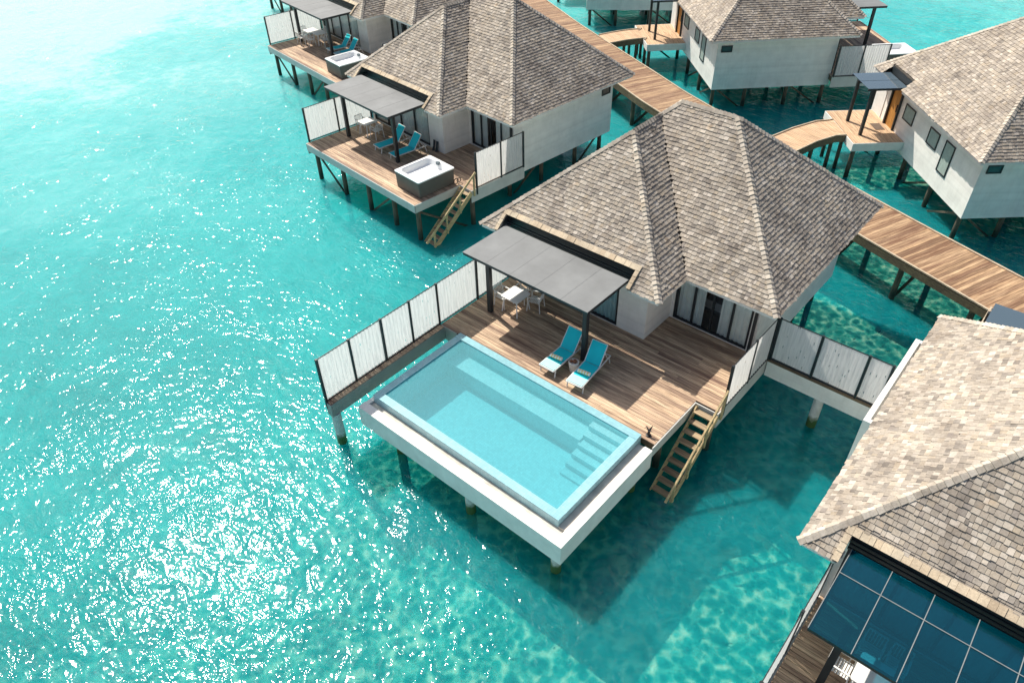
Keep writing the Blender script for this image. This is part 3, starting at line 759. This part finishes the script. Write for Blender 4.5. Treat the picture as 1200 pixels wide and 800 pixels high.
def table(v, x, y, label, sz=.84):
    m = V[v][3]; wx, wy, wz = tloc(v, x, y)
    t = thing('patio_table', label, 'table', (wx, wy, 0), yawof(v), 'square white patio tables')
    h = sz/2; s = MB(); c = .05
    pts = [(-h+c, -h), (h-c, -h), (h, -h+c), (h, h-c), (h-c, h), (-h+c, h), (-h, h-c), (-h, -h+c)]
    i = len(s.v); s.v += [(a, b, .715) for a, b in pts]+[(a, b, .75) for a, b in pts]
    s.f += [tuple(range(7, -1, -1)), tuple(range(8, 16))]+[(k, (k+1) % 8, 8+(k+1) % 8, 8+k) for k in range(8)]
    part('tabletop', s, 'white_metal', t, m)
    for sx in (-1, 1):
        for sy in (-1, 1): part('leg', MB().bar((sx*(h-.12), sy*(h-.12), .72), (sx*(h-.04), sy*(h-.04), 0), .045), 'white_metal', t, m)
    return t
CH = {}
def chair(v, x, y, rot, label):
    m = V[v][3]; wx, wy, wz = tloc(v, x, y)
    t = thing('patio_chair', label, 'chair', (wx, wy, 0), yawof(v)+rot*m, 'white patio chairs with open arms')
    def P(name, k, fn, mat): return obj(name, cached('ch'+k, fn, mat, 1, False, name), t)
    # faces -y ; back at +y
    def legs(sx, sy): return lambda: MB().bar((sx*.23, sy*.22, .64 if sy < 0 else .62), (sx*.27, sy*.27, 0), .03)
    for i, (sx, sy) in enumerate(((-1, -1), (1, -1), (-1, 1), (1, 1))): P('leg', 'l%d' % i, legs(sx, sy), 'white_metal')
    P('seat', 's', lambda: MB().hexa([(-.22, -.22, .41), (.22, -.22, .41), (.2, .2, .39), (-.2, .2, .39)], [(-.22, -.22, .44), (.22, -.22, .44), (.2, .2, .42), (-.2, .2, .42)]) or None, 'white_metal') if False else None
    def seat():
        mb = MB()
        for i in range(7):
            yy = -.22+i*.065; mb.box(-.225, .225, yy, yy+.045, .415, .435)
        return mb
    P('seat', 's', seat, 'white_metal')
    P('armrest', 'a0', lambda: MB().bar((-.235, -.23, .645), (-.235, .25, .66), .045, .025), 'white_metal')
    P('armrest', 'a1', lambda: MB().bar((.235, -.23, .645), (.235, .25, .66), .045, .025), 'white_metal')
    def back():
        mb = MB()
        mb.bar((-.23, .22, .42), (-.22, .31, .82), .03); mb.bar((.23, .22, .42), (.22, .31, .82), .03); mb.bar((-.22, .31, .82), (.22, .31, .82), .035)
        for i in range(5):
            xx = -.14+i*.07; mb.bar((xx, .235, .46), (xx, .305, .81), .018)
        return mb
    P('backrest', 'b', back, 'white_metal')
    return t
def hot_tub(v, label):
    m = V[v][3]; x0, x1, y0, y1, h = 6.34, 8.28, 4.46, 6.72, .88; cx, cy = (x0+x1)/2, (y0+y1)/2; wx, wy, wz = tloc(v, cx, cy)
    t = thing('hot_tub', label, 'hot tub', (wx, wy, 0), yawof(v), 'square hot tubs on the neighbouring decks')
    a, b = (x1-x0)/2, (y1-y0)/2
    def ring(hx, hy, r, z, n=5):
        pts = []
        for (sx, sy, a0) in ((1, 1, 0), (-1, 1, 90), (-1, -1, 180), (1, -1, 270)):
            for i in range(n+1):
                an = R(a0+90*i/n); pts.append((sx*(hx-r)+r*math.cos(an), sy*(hy-r)+r*math.sin(an), z))
        return pts
    def loft(rings, cap0=False, cap1=False):
        mb = MB(); n = len(rings[0])
        for r in rings: mb.v += r
        for j in range(len(rings)-1):
            for k in range(n): mb.f.append((j*n+k, j*n+(k+1) % n, (j+1)*n+(k+1) % n, (j+1)*n+k))
        if cap1: mb.f.append(tuple((len(rings)-1)*n+k for k in range(n)))
        return mb
    part('cabinet', loft([ring(a-.05, b-.05, .06, .03), ring(a-.03, b-.03, .06, h-.07)]), 'tub_side', t, m)
    part('shell', loft([ring(a-.03, b-.03, .09, h-.07), ring(a, b, .1, h-.06), ring(a, b, .1, h-.015), ring(a-.03, b-.03, .1, h), ring(a-.17, b-.2, .22, h), ring(a-.20, b-.23, .24, h-.04), ring(a-.27, b-.31, .24, h-.26), ring(a-.33, b-.38, .22, h-.30)], cap1=True), 'tub_shell', t, m)
    part('control_panel', MB().box(-.09, .09, b-.34, b-.20, h-.10, h+.05), 'headboard', t, m)
    st = MB()
    for q in range(10):
        a0, a1 = R(36*q), R(36*(q+1)); st.bar((a+.14, -.1+b+.14*math.cos(a0), .22+.14*math.sin(a0)), (a+.14, -.1+b+.14*math.cos(a1), .22+.14*math.sin(a1)), .03)
        st.bar((a+.05, .15+b+.12*math.cos(a0), .16+.12*math.sin(a0)), (a+.05, .15+b+.12*math.cos(a1), .16+.12*math.sin(a1)), .03)
    part('cover_lifter', st, 'tub_black', t, m)
    return t

def pool(v, label):
    m = V[v][3]; t = thing('plunge_pool', label, 'pool', tloc(v, 0, 0), yawof(v))
    Lx, Wy, zr = 8.0, 4.28, .12; rw = .27; dz = -1.15
    b = MB()   # walls of the basin, floor, bench and slab
    b.box(0, Lx, 0, rw, -.93, zr-.02); b.box(0, Lx, Wy-rw, Wy, -.93, zr-.02); b.box(0, rw, rw, Wy-rw, -.93, zr-.021); b.box(Lx-rw, Lx, rw, Wy-rw, -.93, zr-.021)
    b.box(rw, Lx-rw, rw, Wy-rw, dz-.12, dz)
    b.box(0, Lx, 0, Wy, dz-.2, dz-.121)
    part('basin', b, 'tile', t, m)
    part('bench', MB().box(rw+.002, 6.35, Wy-rw-.78, Wy-rw-.002, dz+.002, -.42), 'tile', t, m)
    for i in range(6):
        y1_ = Wy-rw-.003-.30*i; z = -.10-.19*i
        if z < dz+.04: break
        part('step', MB().box(6.352+(.0), Lx-rw-.002, y1_-.30, y1_-.001, dz+.003, z), 'tile', t, m)
    rim = MB()
    z0, z1 = zr-.02, zr
    rim.box(0, Lx, -.006, rw+.01, z0, z1); rim.box(0, Lx, Wy-rw-.01, Wy, z0, z1+.012); rim.box(0, rw+.01, rw+.01, Wy-rw-.01, z0, z1); rim.box(Lx-rw-.01, Lx+.006, rw+.01, Wy-rw-.01, z0, z1)
    part('rim', rim, 'tile_rim', t, m)
    part('pool_water', MB().box(rw-.004, Lx-rw+.004, rw-.004, Wy-rw+.004, dz-.004, zr-.035), 'pool_water', t, m)
    g = MB(); ze = -.11; zg = -.22; zb = -.93; ox, oy, fx, gy = -.165, -.567, Lx+.538, 4.13
    g.box(ox, fx, oy, -.24, zb, ze)                                   # front lip
    g.box(Lx+.26, fx, -.238, gy, zb, ze); g.box(ox, -.002, -.238, gy, zb, ze-.03)
    part('overflow_ledge', g, 'ledge', t, m)
    part('gutter', MB().box(-.001, Lx+.258, -.238, -.008, zb+.01, zg), 'gutter', t, m); part('gutter', MB().box(Lx+.008, Lx+.258, -.007, gy, zb+.01, ze-.045), 'gutter', t, m)
    part('slab', MB().box(ox+.02, fx-.3, -.006, 4.25, -1.5, zb-.002) if False else MB().box(.3, 7.9, .3, 4.2, -1.56, -1.37), 'gutter', t, m)
    for x, y in ((1.0, .05), (4.65, -.25), (8.1, -.18), (.9, 3.7), (4.65, 3.8), (8.1, 3.8)):
        o = part('pillar', MB().tube((x, y, BED-.3), (x, y, -.94), .16, n=18), 'cpile', t, m)
    return t

# ------------------------------------------------------------------ build villas
villa('main', 0, 0, 0, 1, 'villa in the middle with a large pool on its timber deck', pool=True)
villa('v2', -17.217, 6.725, -.0957, 1, 'second villa, behind the pool villa, with loungers and a fully visible hot tub on deck')
villa('v3', -32.478, 14.726, -.1517, 1, 'top left villa, its deck hot tub half hidden by the roof in front')
villa('v7', -46.9, 24.0, -.24, 1, 'farthest villa at the upper left corner, only its stilts showing over the next deck')
villa('vr', 15.788, -5.773, .0144, 1, 'nearest villa at lower right, big sunlit shingle roof above a dark glass pergola')
villa('v5', 18.777, 44.518, -.831, -1, 'right-hand villa across the boardwalk with three windows beside its orange entrance door')
villa('v4', 1.081, 51.398, -.784, -1, 'villa across the boardwalk at top, long white side wall with one small window')
villa('v6', -12.18, 58.74, -.942, -1, 'topmost villa across the boardwalk, only the bottom of its white wall showing')

pergola('main', 'grey canopy pergola shading the table and loungers beside the large pool')
pergola('v2', 'light grey canopy pergola over the loungers of the deck whose hot tub is fully visible')
pergola('v3', 'pale canopy pergola at the top edge above the white table and chairs')
pergola('v7', 'grey canopy pergola on the farthest villa at upper left')
pergola('vr', 'pergola roofed with dark blue glass panels and thin white bars at lower right', glass=True)
pergola('v4', 'grey canopy pergola on one tall post at top, beyond the white side wall')
pergola('v5', 'grey canopy pergola hidden behind the sunlit roof at the right edge')
for v, l in (('main', 'glass porch canopy behind the roof of the pool villa'), ('v2', 'glass porch canopy behind the second villa'), ('v3', 'glass porch canopy behind the top left villa'),
             ('vr', 'blue glass porch canopy beside the boardwalk behind the nearest roof'), ('v5', 'grey glass porch canopy in front of the orange entrance door at right'), ('v4', 'porch canopy on dark posts at the top over the curved side path'), ('v6', 'porch canopy of the topmost villa')):
    porch_canopy(v, l)
# pool terrace
pool('main', 'large turquoise pool with steps, pale tiled rim and white overflow ledge')
pl = thing('support_pillar', 'white round pillar with green waterline under the outer end of the long screen', 'pillar', (-.95, -1.0, 0))
part('shaft', MB().tube((0, 0, BED-.3), (0, 0, -.57), .17, n=20), 'cpile', pl)
pl = thing('support_pillar', 'white round pillar holding the screened walkway between two villas', 'pillar', (11.46, 10.4, 0))
part('shaft', MB().tube((0, 0, BED-.3), (0, 0, -.69), .17, n=20), 'cpile', pl)
xf = -1.08
screen('main', 'long privacy screen of six panels beside the large pool', [(xf, -1.16), (xf, .16), (xf, 1.57), (xf, 2.89), (xf, 4.25), (xf, 6.38), (xf, 8.3)], deep_first=True)
screen('main', 'short privacy screen by the timber stairs of the pool deck', [(9.38, 7.12), (9.38, 8.75), (9.38, 10.30)], deep_first=True)
screen('main', 'privacy screen of three panels on the link between the pool villa and the nearest roof', [(9.46, 10.33), (10.95, 10.33), (12.5, 10.33), (13.25, 10.33)], z0=.08, fold=.002)
lk = thing('link_walkway', 'narrow white-boarded link beam under the three-panel screen', 'walkway', (0, 0, 0))
part('fascia', MB().box(9.42, 13.4, 10.24, 10.28, -.68, -.012).box(9.42, 13.4, 10.56, 10.60, -.68, -.012), 'wall', lk)
part('cap_board', MB().box(9.42, 13.4, 10.22, 10.62, -.010, .025), 'beam', lk)
part('core', MB().box(9.43, 13.38, 10.285, 10.555, -.66, -.03), 'beam', lk)
for v, a, b in (('v2', 'outer privacy screen at the left end of the second deck', 'two-panel privacy screen behind the stairs of the second deck'),
                ('v3', 'outer privacy screen at the far left of the top deck', 'privacy screen of the top left villa hidden behind the shingle roof'),
                ('v7', 'outer privacy screen of the farthest villa', 'inner privacy screen of the farthest villa')):
    screen(v, a, [(xf, 4.15), (xf, 6.1), (xf, 8.3)])
    screen(v, b, [(9.38, 7.12), (9.38, 8.75), (9.38, 10.30)], deep_first=True)
screen('vr', 'privacy screen seen from above along the dark deck at lower right', [(xf, -1.16), (xf, .16), (xf, 1.57), (xf, 2.89), (xf, 4.25), (xf, 6.38), (xf, 8.3)])
screen('v4', 'privacy screen at the end of the long white side wall at top', [(9.38, 7.12), (9.38, 8.75), (9.38, 10.30)], deep_first=True)
screen('v4', 'far privacy screen on the other side of the top villa deck', [(xf, 4.15), (xf, 6.1), (xf, 8.3)])
staircase('main', 'timber stairs beside the large pool going down into shaded water')
staircase('v2', 'timber stairs beside the hot tub of the second deck')
staircase('v3', 'timber stairs of the top left villa')

lounger('main', 3.83, 4.62, .02, 'turquoise lounger left of the dark post, striped towel on it')
lounger('main', 5.06, 4.58, .10, 'turquoise lounger right of the dark post beside the woven basket')
towel_roll('main', 3.80, 5.22, .12, 'striped rolled towel on the lounger left of the post')
towel_roll('main', 5.02, 5.20, .16, 'striped rolled towel on the lounger right of the post')
side_basket('main', 4.42, 5.42, 'round woven basket with brown coconuts between the two loungers by the pool')
table('main', .59, 6.77, 'square white table under the grey pergola next to the pool deck screen')
chair('main', -.02, 6.75, R(90), 'white chair at the pool terrace table, on the side of the long screen')
chair('main', .36, 7.44, R(6), 'white chair on the far side of the pool terrace table')
chair('main', 1.12, 7.34, R(-72), 'white chair on the house side of the pool terrace table')
sp = thing('mooring_bollard', 'small black pronged fitting at the corner of the pool rim', 'fitting', (8.13, 4.50, 0))
part('foot', MB().lathe([(.09, 0), (.09, .03), (.05, .05), (.04, .2), (.05, .24)], n=12), 'tub_black', sp)
part('prong', MB().tube((0, 0, .2), (-.13, .03, .32), .035, .01, 8).tube((0, 0, .2), (.05, .10, .40), .045, .008, 8).tube((0, 0, .2), (.12, -.02, .28), .035, .01, 8), 'tub_black', sp)
dm = thing('doormat', 'dark rectangular mat at the orange entrance door', 'doormat', W('v5', .15, 18.45), yawof('v5'))
part('pile', MB().box(-.4, .4, -.25, .25, .002, .02), 'mat', dm)
# second deck
lounger('v2', 2.65, 6.0, -.06, 'turquoise lounger left of the post on the second deck', pale=False)
lounger('v2', 4.05, 5.98, -.06, 'turquoise lounger right of the post on the second deck, nearest its hot tub', pale=False)
hot_tub('v2', 'hot tub with white rim in full view on the second deck')
table('v2', .47, 7.05, 'square white table under the pergola of the second deck')
chair('v2', 1.15, 7.1, R(-90), 'white chair on the house side of the second deck table')
chair('v2', -.15, 7.05, R(90), 'white chair on the screen side of the second deck table')
for i, x in enumerate((4.62, 4.86)):
    fn = thing('swim_fin', 'dark swim fin leaning on the white wall of the second villa, %s' % ('farther from its corner' if i == 0 else 'nearer its corner'), 'fin', W('v2', x, 8.30), yawof('v2'), 'pair of dark swim fins against the wall')
    part('blade', MB().hexa([(-.05, -.04, 0), (.05, -.04, 0), (.05, .0, 0), (-.05, .0, 0)], [(-.075, .05, .55), (.075, .05, .55), (.075, .075, .55), (-.075, .075, .55)]), 'slipper', fn)
    part('foot_pocket', MB().tube((0, -.08, .02), (0, -.02, .22), .055, .04, 10), 'slipper', fn)
# top left deck
hot_tub('v3', 'hot tub half covered by the shingle roof in front of it')
table('v3', .30, 6.75, 'square white table on the top left deck, nearer the screen')
table('v3', 1.20, 6.95, 'square white table on the top left deck, nearer the loungers')
for i, (x, y, r, l) in enumerate(((-.35, 6.6, 90, 'cream chair beside the outer screen of the top left deck'), (.3, 5.98, 180, 'white chair on the water side of the top left table'), (1.1, 6.2, 180, 'white chair between the two top left tables and the post'), (1.9, 7.0, -90, 'white chair on the house side of the top left tables'), (.6, 7.5, 0, 'white chair on the far side of the top left tables'))):
    chair('v3', x, y, R(r), l)
lounger('v3', 3.6, 6.2, -.06, 'turquoise lounger behind the post of the top left deck')
lounger('v3', 4.7, 6.1, -.06, 'turquoise lounger nearest the half hidden hot tub')
# lower right deck
table('vr', .78, 6.68, 'white table reaching out from under the dark glass pergola')
chair('vr', .12, 6.6, R(90), 'white chair at the lower right table, out in the open')
chair('vr', .50, 7.40, R(0), 'white chair under the dark glass, behind the table and nearer the screen')
chair('vr', 1.10, 7.42, R(0), 'white chair under the dark glass, behind the table and farther from the screen')
chair('vr', 1.6, 6.7, R(-90), 'white chair under the dark glass, on the right of the table')
lounger('vr', 3.4, 4.6, .02, 'turquoise lounger under the lower right pergola')
# top deck
hot_tub('v4', 'hot tub at the far end of the top villa deck')
table('v4', .5, 6.9, 'square white table on the top villa deck')
# bed inside main villa
for v, l in (('main', 'bed with white linen behind the sliding door of the pool villa'), ('v2', 'bed with white linen inside the second villa')):
    bt = thing('bed', l, 'bed', W(v, 7.15, 12.4), yawof(v), 'beds inside the villas')
    part('mattress', MB().box(-.95, .95, -1.0, 1.0, .18, .55), 'bed_linen', bt)
    part('headboard', MB().box(-1.0, 1.0, 1.02, 1.10, .02, 1.2), 'headboard', bt)
    part('bed_base', MB().box(-.93, .93, -.98, .98, .02, .178), 'headboard', bt)
    for sx in (-.5, .5): part('pillow', MB().box(sx-.33, sx+.33, .55, .95, .555, .70), 'bed_linen', bt)

# ------------------------------------------------------------------ boardwalk (structure)
def boardwalk():
    far = [(-62, 62.5), (-45, 51.8), (-24.3, 39.35), (-18.14, 35.95), (-15.73, 34.75), (-8.67, 31.25), (-5.52, 29.65), (1.2, 26.75), (8.59, 23.75), (11.39, 22.68), (15.09, 21.32), (30, 15.6), (50, 7.5)]
    width = 3.05
    root = thing('boardwalk', None, None, (0, 0, 0), 0, None, 'structure')
    # resample
    P = [Vector((*p, 0)) for p in far]
    cum = [0]
    for a, b in zip(P, P[1:]): cum.append(cum[-1]+(b-a).length)
    def at(s):
        s = max(0, min(s, cum[-1]-1e-4))
        for i in range(len(P)-1):
            if s <= cum[i+1]: break
        f = (s-cum[i])/(cum[i+1]-cum[i]); return P[i].lerp(P[i+1], f)
    def dirn(s): return (at(s+1.5)-at(s-1.5)).normalized()
    def row(s):
        p = at(s); d = dirn(s); n = Vector((d.y, -d.x, 0)); return p, p+n*width
    rnd = random.Random(21); mb = MB(); s = 0; st = .145; i = 0
    prev = row(0)
    while s < cum[-1]-st:
        s += st; cur = row(s); g = .010/st
        a0, a1 = prev; b0, b1 = cur
        c0 = a0.lerp(b0, 1-g); c1 = a1.lerp(b1, 1-g); z = rnd.uniform(-.004, .003)
        Z = Vector((0, 0, z)); H = Vector((0, 0, z-.04))
        mb.hexa([a0+H, a1+H, c1+H, c0+H], [a0+Z, a1+Z, c1+Z, c0+Z]); prev = cur
    part('deck_boards', mb, 'walk', root)
    kb = MB(); fb = MB(); s = 0
    while s < cum[-1]-.9:
        e = s+.9; (a0, a1), (b0, b1) = row(s), row(e)
        for p, q in ((a0, b0), (a1, b1)):
            kb.bar(p+Vector((0, 0, .025)), q+Vector((0, 0, .025)), .09, .06)
            fb.bar(p+Vector((0, 0, -.22)), q+Vector((0, 0, -.22)), .08, .34)
        n = (a1-a0).normalized()
        fb.bar(a0+n*1.4+Vector((0, 0, -.2)), b0+n*1.4+Vector((0, 0, -.2)), .15, .28)
        s = e
    part('kerb', kb, 'walk_edge', root); part('edge_beam', fb, 'beam', root)
    s = 34.0; i = 0
    while s < 103:
        a, b = row(s); n = (b-a).normalized()
        for p in (a+n*.25, b-n*.25):
            part('stilt', MB().tube((p.x, p.y, BED-.3), (p.x, p.y, -.3), .14, .12, 12), 'pile', root)
        part('brace', MB().bar(a+n*.25+Vector((0, 0, -.35)), b-n*.25+Vector((0, 0, -2.1)), .09, .13), 'pile', root)
        part('brace', MB().bar(a+n*.1+Vector((0, 0, -.47)), b-n*.1+Vector((0, 0, -.47)), .12, .18), 'beam', root)
        s += 3.35
    # curved side paths to the porches
    def path(lft, rgt, name):
        mb = MB(); kb = MB(); fb = MB()
        Lp = [Vector((*p, 0)) for p in lft]; Rp = [Vector((*p, 0)) for p in rgt]
        for a0, a1, b0, b1 in zip(Lp, Lp[1:], Rp, Rp[1:]):
            k = max(2, int(((a1-a0).length+(b1-b0).length)/2/.145)); 
            for i in range(k):
                f0, f1 = i/k, (i+.93)/k; z = rnd.uniform(-.003, .003)
                q = [a0.lerp(a1, f0), a0.lerp(a1, f1), b0.lerp(b1, f1), b0.lerp(b1, f0)]
                if (q[1]-q[0]).cross(q[2]-q[0]).z < 0: q.reverse()
                mb.hexa([p+Vector((0, 0, z-.04)) for p in q], [p+Vector((0, 0, z+.004)) for p in q])
            for p, q in ((a0, a1), (b0, b1)):
                kb.bar(p+Vector((0, 0, .03)), q+Vector((0, 0, .03)), .07, .06); fb.bar(p+Vector((0, 0, -.21)), q+Vector((0, 0, -.21)), .06, .32)
        t = thing('side_path', None, None, (0, 0, 0), 0, None, 'structure')
        part('deck_boards', mb, 'porch', t); part('kerb', kb, 'walk_edge', t); part('edge_beam', fb, 'beam', t)
        for i in range(1, len(Lp)-1):
            for p in (Lp[i].lerp(Rp[i], .12), Lp[i].lerp(Rp[i], .88)): part('stilt', MB().tube((p.x, p.y, BED-.3), (p.x, p.y, -.3), .12, .1, 12), 'pile', t)
    def pw(v, x, y): q = W(v, x, y); return (q[0], q[1])
    path([(1.25, 26.85), (1.75, 28.9), (2.37, 30.55), (2.85, 31.1), pw('v5', -.95, 20.52)], [(3.05, 26.1), (3.45, 28.1), (3.96, 29.45), (4.35, 29.85), pw('v5', 1.1, 20.52)], 'a')
    path([(-15.76, 34.95), (-15.2, 36.3), (-14.67, 37.25), (-14.1, 38.0), pw('v4', -.95, 20.52)], [(-14.1, 34.05), (-13.6, 35.2), (-13.1, 36.0), (-12.7, 36.5), pw('v4', 1.1, 20.52)], 'b')
    path([pw('main', -.95, 20.52), (-1.0, 22.5), (-.4, 24.6)], [pw('main', .9, 20.52), (.9, 22.4), (1.2, 23.9)], 'c')
    path([pw('v2', -.95, 20.52), (-16.4, 29.4), (-15.4, 31.8)], [pw('v2', .9, 20.52), (-14.2, 29.0), (-13.5, 30.8)], 'd')
    path([pw('vr', -.95, 20.52), (14.6, 16.4), (14.6, 18.5)], [pw('vr', .9, 20.52), (16.5, 16.2), (16.6, 17.9)], 'e')
boardwalk()

# ------------------------------------------------------------------ sea
def sheet(name, z, mat, s=420):
    mb = MB(); n = 24
    for i in range(n):
        for j in range(n):
            x0, x1 = -s+2*s*i/n, -s+2*s*(i+1)/n; y0, y1 = -s+2*s*j/n, -s+2*s*(j+1)/n
            mb.face([(x0, y0, z), (x1, y0, z), (x1, y1, z), (x0, y1, z)])
    o = obj(name, mb.mesh(name, mat)); o['kind'] = 'structure'; return o
sheet('sea_bed', BED, 'seabed')
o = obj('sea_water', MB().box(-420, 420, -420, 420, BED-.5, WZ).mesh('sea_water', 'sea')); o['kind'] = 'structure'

# ------------------------------------------------------------------ light and sky
wd = bpy.data.worlds.new('World'); bpy.context.scene.world = wd; wd.use_nodes = True
nt = wd.node_tree
bg = nt.nodes['Background']; sky = nt.nodes.new('ShaderNodeTexSky'); sky.sky_type = 'NISHITA'; sky.sun_disc = False
sky.sun_elevation = math.asin(SUN.z); sky.sun_rotation = math.atan2(SUN.x, SUN.y); sky.air_density = 1.0; sky.dust_density = 3.0; sky.ozone_density = 1.0
nt.links.new(sky.outputs[0], bg.inputs[0]); bg.inputs[1].default_value = .095
sl = bpy.data.lights.new('sun', 'SUN'); sl.energy = 4.8; sl.angle = R(.55); sl.color = (1, .94, .84)
so = bpy.data.objects.new('sun', sl); C.objects.link(so); so.rotation_euler = SUN.to_track_quat('Z', 'Y').to_euler(); so.location = (0, 0, 40)

# ------------------------------------------------------------------ camera
f_px, yaw, pitch, roll, cx, cy, cz, ppx, ppy = 865.372, -.72274, .70804, -.020363, 15.60339, -10.32166, 17.62935, 604.12, 405.406
cyw, syw, cp, sp_ = math.cos(yaw), math.sin(yaw), math.cos(pitch), math.sin(pitch)
fwd = Vector((syw*cp, cyw*cp, -sp_)); right = Vector((cyw, -syw, 0)); up = right.cross(fwd)
r2 = right*math.cos(roll)+up*math.sin(roll); u2 = -right*math.sin(roll)+up*math.cos(roll)
cam = bpy.data.cameras.new('camera'); co = bpy.data.objects.new('camera', cam); C.objects.link(co)
cam.sensor_width = 36; cam.sensor_fit = 'HORIZONTAL'; cam.lens = f_px/1200*36; cam.shift_x = -(ppx-600)/1200; cam.shift_y = (ppy-400)/1200
cam.clip_start = .1; cam.clip_end = 2000
co.matrix_world = Matrix(((r2.x, u2.x, -fwd.x, cx), (r2.y, u2.y, -fwd.y, cy), (r2.z, u2.z, -fwd.z, cz), (0, 0, 0, 1)))
sc = bpy.context.scene; sc.camera = co
sc.view_settings.view_transform = 'Standard'; sc.view_settings.look = 'None'; sc.view_settings.gamma = 1; sc.view_settings.exposure = .35
sc.cycles.transparent_max_bounces = 16; sc.cycles.max_bounces = 8
